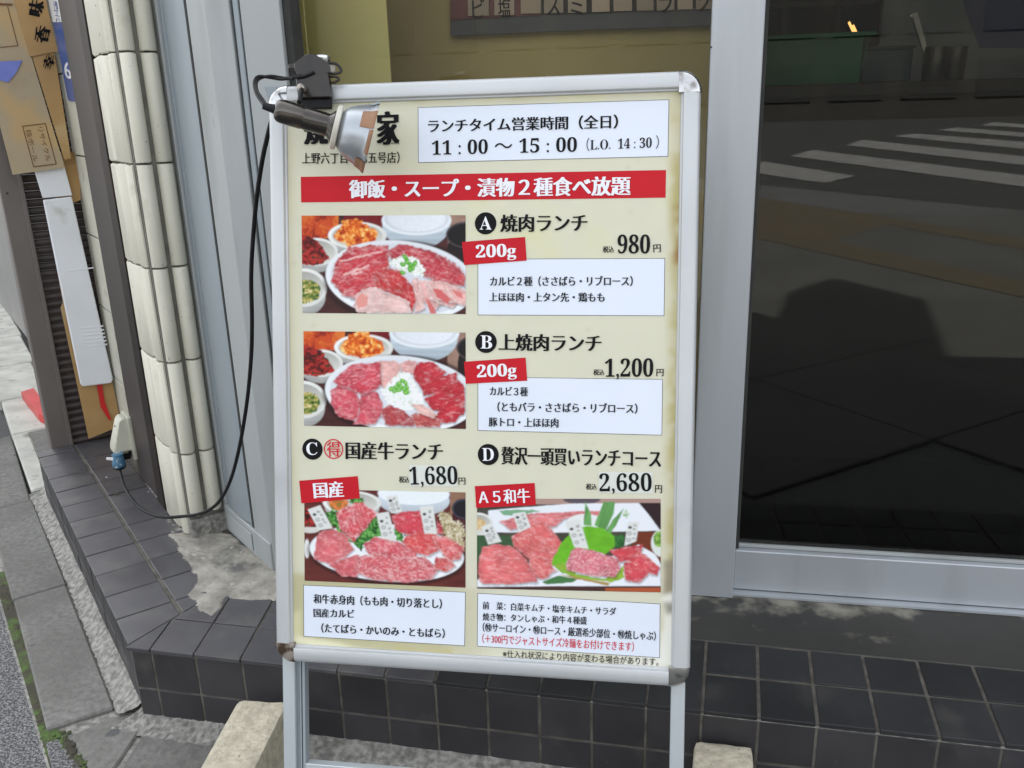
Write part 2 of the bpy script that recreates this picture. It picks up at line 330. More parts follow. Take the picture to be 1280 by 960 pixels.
# ------------------------------------------------------------------ painter for flat printed pictures
rng = np.random.RandomState(3)
TAB = rng.rand(64, 256, 256)
def vn(x, y, seed=0):
    T = TAB[seed % 64]; xi = np.floor(x).astype(int); yi = np.floor(y).astype(int); fx = x-xi; fy = y-yi
    fx = fx*fx*(3-2*fx); fy = fy*fy*(3-2*fy); a = T[xi % 256, yi % 256]; b = T[(xi+1) % 256, yi % 256]
    c = T[xi % 256, (yi+1) % 256]; d = T[(xi+1) % 256, (yi+1) % 256]
    return (a*(1-fx)+b*fx)*(1-fy)+(c*(1-fx)+d*fx)*fy
def fbm(x, y, seed=0, o=4):
    s = 0; a = .5; t = 0
    for k in range(o): s = s+a*vn(x*2**k, y*2**k, seed+k); t += a; a *= .5
    return s/t
def rgb(r, g, b): return np.array([lin(r), lin(g), lin(b)])
class Paint:
    def __init__(s, x0, y0, x1, y1, nx, ny):
        s.nx, s.ny = nx, ny
        gx, gy = np.meshgrid(np.linspace(0, 1, nx), np.linspace(0, 1, ny))
        s.X = x0+(x1-x0)*gx; s.Y = y0+(y1-y0)*gy; s.C = np.zeros((ny, nx, 3)); s.px = (x1-x0)/nx
    def fill(s, mask, col):
        m = np.clip(mask, 0, 1)[..., None]; s.C = s.C*(1-m)+col*m
    def ell(s, cx, cy, rx, ry, rot=0, warp=0, seed=0):
        a = math.radians(rot); dx = s.X-cx; dy = s.Y-cy
        if warp: dx = dx+warp*(fbm(s.X/40, s.Y/40, seed)-.5)*2; dy = dy+warp*(fbm(s.X/40, s.Y/40, seed+9)-.5)*2
        u = dx*math.cos(a)+dy*math.sin(a); v = -dx*math.sin(a)+dy*math.cos(a)
        r = np.sqrt((u/rx)**2+(v/ry)**2); return np.clip((1-r)*min(rx, ry)/s.px+.5, 0, 1), r, u/rx, v/ry
    def sdf(s, pts, warp=0, seed=0, ws=30):
        x = s.X; y = s.Y
        if warp: x = x+warp*(fbm(s.X/ws, s.Y/ws, seed)-.5)*2; y = y+warp*(fbm(s.X/ws, s.Y/ws, seed+5)-.5)*2
        d = np.full(x.shape, 1e9); ins = np.zeros(x.shape, bool); n = len(pts)
        if warp: x = x+warp*.35*(fbm(s.X/9, s.Y/9, seed+2)-.5)*2; y = y+warp*.35*(fbm(s.X/9, s.Y/9, seed+8)-.5)*2
        for i in range(n):
            ax, ay = pts[i]; bx, by = pts[(i+1) % n]; ex, ey = bx-ax, by-ay
            t = np.clip(((x-ax)*ex+(y-ay)*ey)/(ex*ex+ey*ey+1e-9), 0, 1)
            d = np.minimum(d, (x-ax-t*ex)**2+(y-ay-t*ey)**2)
            if ay != by: ins ^= ((ay > y) != (by > y)) & (x < (bx-ax)*(y-ay)/(by-ay)+ax)
        d = np.sqrt(d); return np.where(ins, d, -d)
    def poly(s, pts, col, warp=0, seed=0, ws=30): s.fill(s.sdf(pts, warp, seed, ws)/s.px+.5, col)
    def meat(s, pts, base, fat=rgb(238, 190, 190), amount=.5, sc=28, rot=30, seed=1, warp=14, edge=.5, stretch=2.2, shadow=.55):
        d = s.sdf(pts, warp, seed)
        s.fill(np.clip((s.sdf([(p[0]+4, p[1]+9) for p in pts], warp, seed))/14+.6, 0, 1)*shadow, rgb(60, 10, 15))
        a = math.radians(rot); u = (s.X*math.cos(a)+s.Y*math.sin(a))/sc/stretch; v = (-s.X*math.sin(a)+s.Y*math.cos(a))/sc
        u = u+1.2*fbm(u*.7, v*.7, seed+11); v = v+1.2*fbm(u*.7, v*.7, seed+17)
        rd = 1-np.abs(2*fbm(u, v, seed, 3)-1); rd2 = 1-np.abs(2*fbm(u*2.3, v*2.3, seed+3, 3)-1)
        f = np.clip((rd-.80)/.2, 0, 1)**2*amount*.62+np.clip((rd2-.78)/.22, 0, 1)**2*amount*.34
        tone = (.66+.5*fbm(s.X/90, s.Y/70, seed+21, 3)+.22*fbm(s.X/30, s.Y/16, seed+23, 2)-.11)[..., None]*(.80+.22*np.clip(d/36, 0, 1))[..., None]
        c = base*np.array([.97, .84, .84])*tone; c = c*(1-np.clip(f, 0, 1)[..., None])+fat*np.clip(f, 0, 1)[..., None]
        gl = (np.clip((fbm(s.X/34, s.Y/14, seed+40, 3)-.60)/.12, 0, 1)*.22)[..., None]; c = c*(1-gl)+rgb(250, 225, 222)*gl
        e = np.clip(1-d/9, 0, 1)*edge*(fbm(s.X/22, s.Y/22, seed+30) > .48)
        c = c*(1-e[..., None])+fat*e[..., None]
        s.fill(d/s.px+.5, c)
    def bowl(s, cx, cy, rx, ry, depth=.45, col=rgb(225, 226, 222), rim=.86, inner=rgb(196, 196, 188), seed=0):
        m, r, u, v = s.ell(cx, cy+ry*depth, rx*.93, ry*1.02)
        body = col*(.78-.35*np.clip(v, -1, 1)-.15*np.abs(u))[..., None]; body = body*(1-.05*np.sin(s.Y/5.5))[..., None]
        s.fill(m*(s.Y > cy-ry*.1), body)
        m, r, u, v = s.ell(cx, cy, rx, ry); s.fill(m, col*(1.0-.10*u-.06*v)[..., None])
        m, r, u, v = s.ell(cx, cy+ry*.03, rx*rim, ry*rim); s.fill(m, inner*(.93+.28*v+.06*u)[..., None])
    def strands(s, m, cols, seed, sc=10):
        u = s.X/sc+3*fbm(s.X/30, s.Y/30, seed); v = s.Y/sc+3*fbm(s.X/30, s.Y/30, seed+7)
        n1 = fbm(u*.8, v*.45, seed+1, 3); n2 = fbm(u*.4, v*.9, seed+2, 3); k = (n1+n2)/2
        k = np.clip((k-.3)/.4, 0, 1)*(len(cols)-1.001); i = np.floor(k).astype(int); f = (k-i)[..., None]
        C = np.array(cols); s.fill(m, C[i]*(1-f)+C[np.minimum(i+1, len(cols)-1)]*f)
    def mesh(s, fn, base, name, parent, matl):
        """fn maps canvas coordinates to world points"""
        for _ in range(2):
            p_ = np.pad(s.C, ((1, 1), (1, 1), (0, 0)), 'edge'); s.C = (p_[1:-1, 1:-1]*2+p_[:-2, 1:-1]+p_[2:, 1:-1]+p_[1:-1, :-2]+p_[1:-1, 2:])/6
        nx, ny = s.nx, s.ny; V = [tuple(fn(a, b)-base) for a, b in zip(s.X.ravel(), s.Y.ravel())]
        idx = np.arange(nx*ny).reshape(ny, nx)
        q = np.stack([idx[1:, :-1], idx[1:, 1:], idx[:-1, 1:], idx[:-1, :-1]], -1).reshape(-1, 4)
        me = bpy.data.meshes.new(name); me.from_pydata(V, [], q.tolist()); me.update()
        ca = me.color_attributes.new('print', 'FLOAT_COLOR', 'POINT')
        col = np.ones((nx*ny, 4), 'f'); col[:, :3] = np.clip(s.C.reshape(-1, 3), 0, .85); ca.data.foreach_set('color', col.ravel())
        return mesh_obj(name, me, matl, parent)
# ================================================================== GROUND
def sheet(name, poly, z, matl, label=None, kind='structure', cat=None, th=.0):
    bm = bmesh.new()
    if th: bm = prism([(p[0], p[1], z-th) for p in poly], (0, 0, th))
    else:
        bm.faces.new([bm.verts.new((p[0], p[1], z)) for p in poly])
    o = part(name, bm, matl, None, origin=Vector((0, 0, 0)))
    if kind: o['kind'] = kind
    return o
g = sheet('ground', [(-250, -250), (250, -250), (250, 250), (-250, 250)], -.06, MT['road'])
# side street asphalt
def sop(s, o, z=0): p = so(s, o); return (p.x, p.y)
sheet('road', [sop(-.64, .40), sop(-.64, 12), sop(60, 12), sop(60, .40)], -.012, MT['asphalt'], th=.04)
pav = bpy.data.objects.new('pavement', None); COL.objects.link(pav); pav['kind'] = 'structure'
bm = prism([so(-.70, .26, -.055), so(-.70, .43, -.055), so(1.05, .43, -.055), so(1.05, .20, -.055), so(-.40, .20, -.055)], (0, 0, .045))
part('bed', bm, MT['fillet'], pav)
def slab(poly, z=0.0, matl=None, name='paving_slab', bev=.004):
    bm = prism([(p[0], p[1], z-.05) for p in poly], (0, 0, .05), bev=bev)
    return part(name, bm, matl or MT['slab'], pav)
def pz(x, y, z=0): v = onz(x, y, z); return (v.x, v.y)
slab([sop(-.335, .283), sop(-.322, .412), sop(.292, .398), sop(.292, .272)])
slab([sop(.298, .270), sop(.298, .400), sop(.965, .39), sop(.975, .262)], -.001)
slab([sop(.975, .266), sop(.968, .80), sop(1.62, .80), sop(1.72, .235)], -.003)
# cracked pieces at the near corner
slab([pz(87, 917), pz(142, 892), pz(178, 905), pz(140, 962), pz(112, 962)], -.004)
slab([pz(181, 908), pz(300, 880), pz(330, 962), pz(146, 964)], -.006)
slab([pz(146, 967), pz(340, 967), pz(420, 1150), pz(100, 1150)], -.008)
slab([pz(380, 932), pz(1290, 1010), pz(1290, 1170), pz(430, 1170), pz(344, 967)], -.006)
slab([pz(56, 925), pz(74, 920), pz(108, 966), pz(66, 966)], -.004, MT['asphalt'])
# kerb stones of the side street
for a, b_, o0, o1 in ((1.06, 1.72, .19, .232), (1.73, 2.25, .02, .21), (2.26, 2.9, .02, .20), (2.91, 3.6, -.02, .17), (3.61, 4.4, -.05, .15), (4.41, 5.2, -.07, .12)):
    slab([sop(a, o0), sop(a, o1+.02), sop(b_, o1), sop(b_, o0-.02)], -.002, MT['stone'], 'kerb_stone', .006)
bm = prism([so(1.05, -.30, -.05), so(1.05, .19, -.05), so(1.73, .18, -.05), so(1.73, .02, -.05), so(5.2, -.1, -.05), so(5.2, -.6, -.05)], (0, 0, .042))
part('gutter_strip', bm, MT['slab'], pav)
bmg = bmesh.new()
for k in range(70):
    s = 2.2+k*.05
    box(so(s, -.02-.012*k*.2, -.003), D, M, Z, .022, .085, .008, bmg)
part('drain_grating', bmg, MT['darkgap'], pav)
# cement fillet round the plinth
def wedge(pts_in, pts_out, zi, zo, name, parent, matl, ni=26, nj=5, amp=.004):
    bm = bmesh.new(); grid = []
    for i in range(ni+1):
        t = i/ni; row = []
        seg = t*(len(pts_in)-1); k = min(int(seg), len(pts_in)-2); f = seg-k
        a = Vector(pts_in[k]).lerp(Vector(pts_in[k+1]), f); b = Vector(pts_out[k]).lerp(Vector(pts_out[k+1]), f)
        for j in range(nj+1):
            u = j/nj; p = a.lerp(b, u); z = zi+(zo-zi)*u**.7
            row.append(bm.verts.new((p.x+random.uniform(-1, 1)*amp*(j > 0), p.y+random.uniform(-1, 1)*amp*(j > 0), z+random.uniform(-1, 1)*amp*.5)))
        grid.append(row)
    for i in range(ni):
        for j in range(nj): bm.faces.new((grid[i][j], grid[i+1][j], grid[i+1][j+1], grid[i][j+1]))
    return part(name, bm, matl, parent, smooth=True)
wedge([so(1.0, .212), so(.3, .222), so(-.40, .236)], [so(1.0, .262), so(.3, .268), so(-.36, .283)], .03, -.004, 'cement_fillet', pav, MT['fillet'], 160, 9, .0022)
wedge([(-1.085, 1.375, 0), (-.7, 1.36, 0), (1.4, 1.32, 0)], [(-1.13, 1.315, 0), (-.7, 1.295, 0), (1.4, 1.25, 0)], .018, -.006, 'cement_fillet', pav, MT['fillet'], 260, 9, .0022)
# moss: many little tufts on a strip
bmm = prism([so(-.62, .392, -.03), so(-.62, .425, -.03), so(.5, .425, -.03), so(.5, .398, -.03)], (0, 0, .022))
rm = random.Random(5)
def tuft(bm, p, r):
    m = Matrix.Translation(p) @ Matrix.Diagonal((r, r, r*.5, 1))
    bmesh.ops.create_icosphere(bm, subdivisions=1, radius=1, matrix=m)
def mossy(o): return tag(o, None, None, None, 'stuff')
for i in range(620):
    s = rm.uniform(-.52, .42); o = rm.gauss(.411, .0055)
    if fbm(np.array([s*9.0]), np.array([o*9]), 3)[0] < .42: continue
    tuft(bmm, so(s, o, -.009), rm.uniform(.0025, .0065))
for i in range(170):
    t = rm.random(); a = onz(74, 913).lerp(onz(104, 966), t); a += Vector((rm.gauss(0, .006), rm.gauss(0, .006), -.006))
    tuft(bmm, a, rm.uniform(.0025, .007))
o = part('moss', bmm, MT['moss'], None, origin=so(0, .41)); mossy(o)

# ================================================================== PLINTH
HT = .172
plinth = empty('tiled_plinth', (-.4, 1.45, 0), 'low step of dark grey square tiles running under the shop front and round the corner', 'step')
Q = Vector((-1.085, 1.362, 0))
def fy(x): return 1.358-.022*(x+1.05)            # front face line
# core body (grout)
core = [(-1.080, 1.3605, -.05), (1.6, fy(1.6)+.0004, -.05), (1.6, 1.9, -.05), (-.6, 1.9, -.05), tuple(so(.0, -.15, -.05)), tuple(so(.925, -.1, -.05)), tuple(so(.925, .2195, -.05))]

def so2(s, o, z=0.0): return so(s, o+(.9-s)*.0127*(o/.228), z)
def clip(poly, p, n):
    out = []; m = len(poly)
    for i in range(m):
        a, b = poly[i], poly[(i+1) % m]; da = (a-p).dot(n); db = (b-p).dot(n)
        if da >= 0: out.append(a)
        if (da >= 0) != (db >= 0): out.append(a+(b-a)*(da/(da-db)))
    return out
def inset(poly, d):
    c = sum((Vector(p) for p in poly), Vector())/len(poly); out = []; n = len(poly)
    area = sum(poly[i].x*poly[(i+1) % n].y-poly[(i+1) % n].x*poly[i].y for i in range(n))
    sgn = 1 if area > 0 else -1
    for i in range(n):
        a, b, c2 = poly[i-1], poly[i], poly[(i+1) % n]
        e1 = (b-a).normalized(); e2 = (c2-b).normalized()
        n1 = Vector((-e1.y, e1.x, 0))*sgn; n2 = Vector((-e2.y, e2.x, 0))*sgn
        bis = n1+n2; k = max(bis.dot(n1), .35)
        out.append(b+bis*(d/k))
    return out
def top_tile(poly, gap=.002, parent=plinth, matl='tile'):
    poly = [Vector((p.x, p.y, 0)) for p in poly]
    n = len(poly); cl = [poly[i] for i in range(n) if (poly[i]-poly[i-1]).length > .003]
    if len(cl) < 3: return
    pin = inset(cl, gap)
    h = random.uniform(-.0009, .0009); tx, ty = random.uniform(-.006, .006), random.uniform(-.006, .006); c = sum(pin, Vector())/len(pin)
    bm = prism([(p.x, p.y, HT-.009) for p in pin], (0, 0, .009), bev=.0011)
    for v in bm.verts:
        if v.co.z > HT-.004: v.co.z += h+(v.co.x-c.x)*tx+(v.co.y-c.y)*ty
    return part('tile', bm, MT[matl], parent, origin=Vector((c.x, c.y, HT-.009)))
mp_, mn_ = Q, None
mdir = (Vector((-1.02, 1.535, 0))-Q).normalized(); mn_ = Vector((-mdir.y, mdir.x, 0))   # points to the left side
if mn_.x > 0: mn_ = -mn_
# left run: rows o .222->.112->.0
core[0] = (-1.0755, fy(-1.0755)+.0006, -.05); core[-1] = tuple(so2(.925, .2205, -.05)); core.append(tuple(so2(-.372, .2205, -.05)))
part('core', prism(core, (0, 0, .05+HT-.0025)), MT['grout'], plinth)
sb_ = [-.47, -.405+.0, -.285, -.172, -.055, .062, .178, .292, .412, .53, .65, .765, .865, .925]
for i in range(len(sb_)-1):
    for (o0, o1) in ((.228, .1165), (.1115, .004)):
        if o0 < .2 and sb_[i] > .2 and sb_[i] < .3: pass
        P = clip([so2(sb_[i], o0), so2(sb_[i+1], o0), so2(sb_[i+1], o1), so2(sb_[i], o1)], Q, mn_)
        if len(P) >= 3: top_tile(P)
# small cut tiles beside the brown plate
# front run
xb = [-1.15, -1.03, -.932, -.83, -.728, -.626, -.530, -.431, -.331, -.232, -.1345, -.037, .0605, .158, .2555, .353, .4505, .548, .6455, .743, .84, .94, 1.04, 1.14, 1.24, 1.34]
for i in range(len(xb)-1):
    for r in (0, 1):
        if r == 1 and xb[i+1] < -1.03: continue
        a0 = 0 if r == 0 else .1125; a1 = .1125 if r == 0 else .2195
        sk = max(-.015, min(.006, .006+.0247*xb[i]))
        P = [Vector((xb[i]+sk*(a0/.1), fy(xb[i])-.006+a0, 0)), Vector((xb[i+1]+sk*(a0/.1), fy(xb[i+1])-.006+a0, 0)),
             Vector((xb[i+1]+sk*(a1/.1), fy(xb[i+1])-.006+a1, 0)), Vector((xb[i]+sk*(a1/.1), fy(xb[i])-.006+a1, 0))]
        if xb[i] > 0: P = [Vector((p.x-.0*p.y, p.y, 0)) for p in P]
        P = clip(P, Q, -mn_)
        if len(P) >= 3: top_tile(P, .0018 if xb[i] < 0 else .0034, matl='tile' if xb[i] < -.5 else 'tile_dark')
# front faces
def face_tile(c, ax, n, w_, h_, th=.007):
    bm = box((0, 0, 0), ax, n, Z, w_, th, h_, bev=.0008)
    for v in bm.verts: v.co += n*0
    q = Vector(c)+n*random.uniform(-.0006, .0006)
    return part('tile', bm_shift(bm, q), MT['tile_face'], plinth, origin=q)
def bm_shift(bm, v):
    bmesh.ops.translate(bm, verts=bm.verts, vec=v); return bm
for i in range(len(xb)-1):
    x0 = max(xb[i], -1.078); x1 = xb[i+1]
    if x1-x0 < .01: continue
    for z0, z1 in ((-.024, .0715), (.0755, .1595)):
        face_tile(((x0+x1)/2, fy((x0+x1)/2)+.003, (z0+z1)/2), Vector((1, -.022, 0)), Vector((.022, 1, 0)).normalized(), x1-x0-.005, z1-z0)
for i in range(1, len(sb_)-1):
    for z0, z1 in ((-.024, .0715), (.0755, .1595)):
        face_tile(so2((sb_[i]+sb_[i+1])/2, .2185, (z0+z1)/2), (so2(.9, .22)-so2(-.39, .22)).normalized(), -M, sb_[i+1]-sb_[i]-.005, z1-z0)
# grout lip under the tile nosing
part('grout_line', prism([(-1.08, 1.3595, .160), (1.4, fy(1.4)-.0005, .160), (1.4, fy(1.4)+.01, .160), (-1.08, 1.37, .160)], (0, 0, .004)), MT['fillet'], plinth)
# rough cement patch between the tiles and the aluminium frame
def patch(poly, z, name, matl, parent, n=46, amp=.0035):
    n = int(n*2.8); xs = [p[0] for p in poly]; ys = [p[1] for p in poly]
    gx, gy = np.meshgrid(np.linspace(min(xs)-.01, max(xs)+.01, n+1), np.linspace(min(ys)-.01, max(ys)+.01, n+1), indexing='ij')
    wx = gx+.016*(fbm(gx*35, gy*35, 4)-.5)+.006*(fbm(gx*160, gy*160, 14)-.5); wy = gy+.016*(fbm(gx*35, gy*35, 8)-.5)+.006*(fbm(gx*160, gy*160, 18)-.5)
    ins = np.zeros(gx.shape, bool); m = len(poly)
    for i in range(m):
        ax, ay = poly[i]; bx, by = poly[(i+1) % m]
        if ay != by: ins ^= ((ay > wy) != (by > wy)) & (wx < (bx-ax)*(wy-ay)/(by-ay)+ax)
    hz = z+(fbm(gx*28+9, gy*28+9, 12)-.5)*amp*2.4+(fbm(gx*110, gy*110, 20)-.5)*amp*1.1
    bm = bmesh.new(); g_ = {}
    for i in range(n+1):
        for j in range(n+1):
            if ins[i, j]: g_[i, j] = bm.verts.new((gx[i, j], gy[i, j], hz[i, j]))
    for i in range(n):
        for j in range(n):
            q = [g_.get(k) for k in ((i, j), (i+1, j), (i+1, j+1), (i, j+1))]
            if all(q): bm.faces.new(q)
    for v in [v for v in bm.verts if not v.link_faces]: bm.verts.remove(v)
    for v in bm.verts:
        if v.is_boundary: v.co.z -= .004
    return part(name, bm, matl, parent, smooth=True)
ppx = [(205, 668), (240, 664), (290, 668), (350, 712), (420, 735), (420, 752), (285, 749), (276, 762), (262, 775), (248, 764), (234, 742), (246, 728), (238, 712), (226, 694), (214, 676)]
patch([pz(x, y, HT) for x, y in ppx], HT+.003, 'cement_patch', MT['cement'], plinth)
patch([pz(214, 676, HT), pz(205, 655, HT), pz(170, 600, HT), pz(178, 598, HT), pz(250, 645, HT), pz(290, 668, HT)], HT-.001, 'cement_patch', MT['fillet'], plinth, 36)
# smooth dark threshold band in front of the sliding door, stained with cement
MT['threshold'] = mat('stained_threshold', (.032, .031, .028), (.042, .039, .034), 4, 6, rough=.5, rough2=.7)
tm = MT['threshold']; n_ = tm.node_tree.nodes; l_ = tm.node_tree.links
bsdf = n_['Principled BSDF']; src = bsdf.inputs['Base Color'].links[0].from_socket
gg = n_.new('ShaderNodeNewGeometry'); sx = n_.new('ShaderNodeSeparateXYZ'); l_.new(gg.outputs['Position'], sx.inputs[0])
nz = n_.new('ShaderNodeTexNoise'); nz.inputs['Scale'].default_value = 16; nz.inputs['Detail'].default_value = 9; l_.new(gg.outputs['Position'], nz.inputs['Vector'])
def mth(op, a, b=None):
    x = n_.new('ShaderNodeMath'); x.operation = op
    for i, v in enumerate((a, b)):
        if v is None: continue
        if isinstance(v, (int, float)): x.inputs[i].default_value = v
        else: l_.new(v, x.inputs[i])
    return x.outputs[0]
v1 = mth('MULTIPLY', mth('SUBTRACT', sx.outputs['Y'], 1.655), 9.0)
v2 = mth('MULTIPLY', mth('SUBTRACT', nz.outputs['Fac'], .5), 5.0)
v3 = mth('MULTIPLY', mth('ABSOLUTE', mth('SUBTRACT', sx.outputs['X'], .24)), -1.6)
v = mth('ADD', mth('ADD', v1, v2), v3); cl_ = n_.new('ShaderNodeClamp'); l_.new(v, cl_.inputs[0])
mx = n_.new('ShaderNodeMix'); mx.data_type = 'RGBA'; l_.new(cl_.outputs[0], mx.inputs[0]); l_.new(src, mx.inputs[6]); mx.inputs[7].default_value = (.26, .245, .2, 1)
l_.new(mx.outputs[2], bsdf.inputs['Base Color'])
part('threshold', prism([(-.93, 1.572, HT-.008), (1.4, 1.5205, HT-.008), (1.4, 1.80, HT-.008), (-.93, 1.80, HT-.008)], (0, 0, .0065), bev=.001), MT['threshold'], plinth)
part('threshold_track', prism([(.13, 1.724, HT-.0005), (1.4, 1.724, HT-.0005), (1.4, 1.745, HT-.0005), (.13, 1.745, HT-.0005)], (0, 0, .005)), MT['alu'], plinth)

# ================================================================== COLUMN of ribbed ceramic tiles
column = empty('tiled_column', K, 'cream ribbed ceramic tile column beside the aluminium shop frame', 'column')
E = -M
part('core', prism([so(.0, -.004, HT+.0), so(.255, -.004, HT), so(.255, -.085, HT), so(.004, -.1, HT)], (0, 0, 3.0-HT)), MT['colgrout'], column)
zs = [.222, .399, .635, .862, 1.097, 1.332, 1.567, 1.80, 2.03, 2.26, 2.49]
def rib(c0, ax, nrm, wd, z0, z1, bulge, flat=False, jag=0):
    """a ribbed tile: width along ax, bulging along nrm"""
    bm = bmesh.new(); n = 9; rows = []
    rr = random.Random(int(z0*1000)+int(wd*1e4))
    for z in (z0, z0+.004, z1-.004, z1):
        row = []; sh = .004 if z in (z0, z1) else 0
        for k in range(n+1):
            t = k/n; x = (t-.5)*wd*(1 if not sh else .97)
            h = bulge*(math.sin(math.pi*t)**.6 if not flat else min(1, 6*t, 6*(1-t))**.7)-sh*.6
            zz = z+(rr.uniform(-jag, jag) if sh else 0)
            row.append(bm.verts.new(Vector(c0)+ax*x+nrm*h+Vector((0, 0, zz))))
        rows.append(row)
    b0 = [bm.verts.new(Vector(c0)+ax*(x*wd/2)+Vector((0, 0, z))-nrm*.004) for x, z in ((-1, z0), (1, z0), (1, z1), (-1, z1))]
    for i in range(3):
        for k in range(n): bm.faces.new((rows[i][k], rows[i][k+1], rows[i+1][k+1], rows[i+1][k]))
    bm.faces.new([b0[0], b0[1]]+rows[0][::-1]); bm.faces.new([b0[2], b0[3]]+rows[3])
    bm.faces.new([b0[3], b0[0], rows[0][0], rows[1][0], rows[2][0], rows[3][0]]); bm.faces.new([b0[1], b0[2], rows[3][-1], rows[2][-1], rows[1][-1], rows[0][-1]])
    o = part('tile', bm, MT['ceramic'], column, origin=Vector(c0)+Vector((0, 0, z0))); autosmooth(o, 40); return o
for i in range(len(zs)-1):
    z0, z1 = zs[i]+.0025, zs[i+1]-.0025
    zz0 = .176 if i == 0 else z0
    rib(so(.132, .003), D, M, .142, zz0, z1, .008, True, .0022)
    rib(so(.033, .001), D, M, .040, zz0, z1, .009, False, .0015)
    rib(so(-.004, -.023), E, -D, .034, z0 if i else .232, z1, .015, False, .0008)
    rib(so(-.004, -.068), E, -D, .036, z0 if i else .236, z1, .015, False, .0008)
part('base_block', prism([so(-.012, .0, HT-.004), so(.02, .0, HT-.004), so(.02, -.1, HT-.004), so(-.012, -.1, HT-.004)], (0, 0, .052), bev=.003), MT['fillet'], column)
# brown steel plate at the side of the column
plate = empty('steel_door_edge', so(.4, .0, HT), 'tall brown painted steel door edge standing between the ribbed column and the blue number plate', 'steel panel')
part('face_panel', box(so(.404, -.012, 1.585), D, M, Z, .238, .03, 2.83, bev=.002), MT['brown'], plate)
part('edge_strip', box(so(.245, -.008, 1.580), D, M, Z, .076, .034, 2.84, bev=.002), MT['darkbrown'], plate)
# side wall with cream tiles
wall = empty('side_wall', so(.8, -.04, 0), 'cream tiled strip of side wall behind the cardboard and the blue number plate', 'wall')
part('backing', prism([so(.36, -.05, HT), so(1.0, -.05, HT), so(1.0, -.2, HT), so(.36, -.2, HT)], (0, 0, 2.5)), MT['colgrout'], wall)
zc = [.172, .385, .62, .85, 1.09, 1.325, 1.56, 1.79, 2.02, 2.25, 2.48]
for i in range(len(zc)-1):
    for s0, s1 in ((.525, .74), (.745, .93)):
        part('tile', box(so((s0+s1)/2, -.044, (zc[i]+zc[i+1])/2), D, M, Z, s1-s0-.003, .014, zc[i+1]-zc[i]-.004, bev=.002), MT['cream'], wall)

# ================================================================== shutter and things leaning in the corner
shut = empty('roller_shutter', so(.98, .05, 0), 'brown horizontal slat roller shutter behind the cardboard sheets', 'shutter')
sm = None
for k in range(96):
    z = .01+k*.0245
    if sm is None:
        bm = bmesh.new(); prof = [(0, 0), (.006, .004), (.009, .012), (.006, .0195), (0, .0235), (-.006, .0235), (-.006, 0)]
        a = [bm.verts.new(M*-.13-D*(-p[0])*-1+Z*p[1]) for p in prof]; b = [bm.verts.new(M*.07-D*(-p[0])*-1+Z*p[1]) for p in prof]
        a = [v for v in a]; n = len(a); bm.faces.new(a); bm.faces.new(b[::-1])
        for i in range(n): bm.faces.new((a[i], b[i], b[(i+1) % n], a[(i+1) % n]))
        bmesh.ops.recalc_face_normals(bm, faces=bm.faces); sm = bpy.data.meshes.new('slat'); bm.to_mesh(sm); bm.free(); sm.materials.append(MT['shutter'])
    o = bpy.data.objects.new('slat', sm); COL.objects.link(o); o.parent = shut; o.location = so(.965, .05, z)-shut.location
part('guide_rail', box(so(.966, .150, 1.2), M, D, Z, .056, .07, 2.4, bev=.003), MT['rail'], shut)
part('guide_lip', box(so(.935, .119, 1.2), M, D, Z, .012, .02, 2.4, bev=.002), MT['rail'], shut)
part('rivet', revolve([(0, .003), (.002, .003), (.003, .0)], so(.928, .16, .99), -D, 10), MT['darkgap'], shut)

def leaning(pxs, s, th, name, matl, label=None, cat=None, parent=None, bev=.0):
    P = [onp(x, y, so(s, 0), D) for x, y in pxs]
    o = part(name, prism(P, D*th, bev=bev), matl, parent)
    if parent is None: tag(o, label, cat)
    return o
cb = empty('cardboard_box', onp(60, 212, so(.86, 0), D), 'opened brown cardboard box with black characters wedged up against the shutter', 'cardboard box')
leaning([(-60, -200), (-36, -200), (17, -2), (81, 209.5), (16, 218.5), (-30, 40)], .86, .004, 'side_flap', MT['card2'], parent=cb)
leaning([(-35, -200), (12, -200), (57.5, -2), (89, 198), (80.5, 199.5), (17.5, -2)], .862, .004, 'main_panel', MT['card'], parent=cb)
leaning([(57, 0), (72, 64), (38.5, 70.5), (37.8, 72), (17, 0)], .858, .001, 'upper_panel', MT['card'], parent=cb)
leaning([(-20, 3), (15.5, 4.5), (15.5, 7), (-20, 6)], .8575, .001, 'edge_fold', MT['brownink'], parent=cb)
def lean_text(s, cx, cy, wx, wy, hx, hy, off, matl, parent, nm='lettering', **k):
    """baseline vector (wx,wy) and up vector (hx,hy) in picture units on the leaning plane"""
    A = onp(cx-wx/2, cy-wy/2, so(.857, 0), D); B = onp(cx+wx/2, cy+wy/2, so(.857, 0), D)
    U = onp(cx+hx, cy+hy, so(.857, 0), D)-onp(cx, cy, so(.857, 0), D)
    return place_text(nm, s, A, B, U.length, U, -D, off, matl, parent, **k)
lean_text('味', 45, 10, 3, -20, -19, -4, .0006, MT['ink'], cb, reps=5, dx=.03)
lean_text('香', 52.5, 43, 5, -21, -18, -4, .0006, MT['ink'], cb, reps=5, dx=.03)
lean_text('幸', 61, 77, 6, -19, -13, -3, .0006, MT['ink'], cb, reps=5, dx=.03)
leaning([(-4, 77), (28, 75.5), (20, 91), (10, 103), (2, 101), (-4, 99)], .8565, .0008, 'blue_tape', MT['bluetape'], parent=cb)
for q in ([(27.5, 157.3), (56.8, 154), (56.9, 155), (27.7, 158.4)], [(56, 154.2), (57, 154), (70.8, 205), (69.8, 205.3)], [(27.5, 157.3), (28.5, 157.2), (42.7, 208.6), (41.7, 208.8)], [(41.7, 208), (70.5, 204.4), (70.8, 205.4), (42, 209.2)]):
    leaning(q, .8585, .0006, 'printed_frame', MT['brownink'], parent=cb)
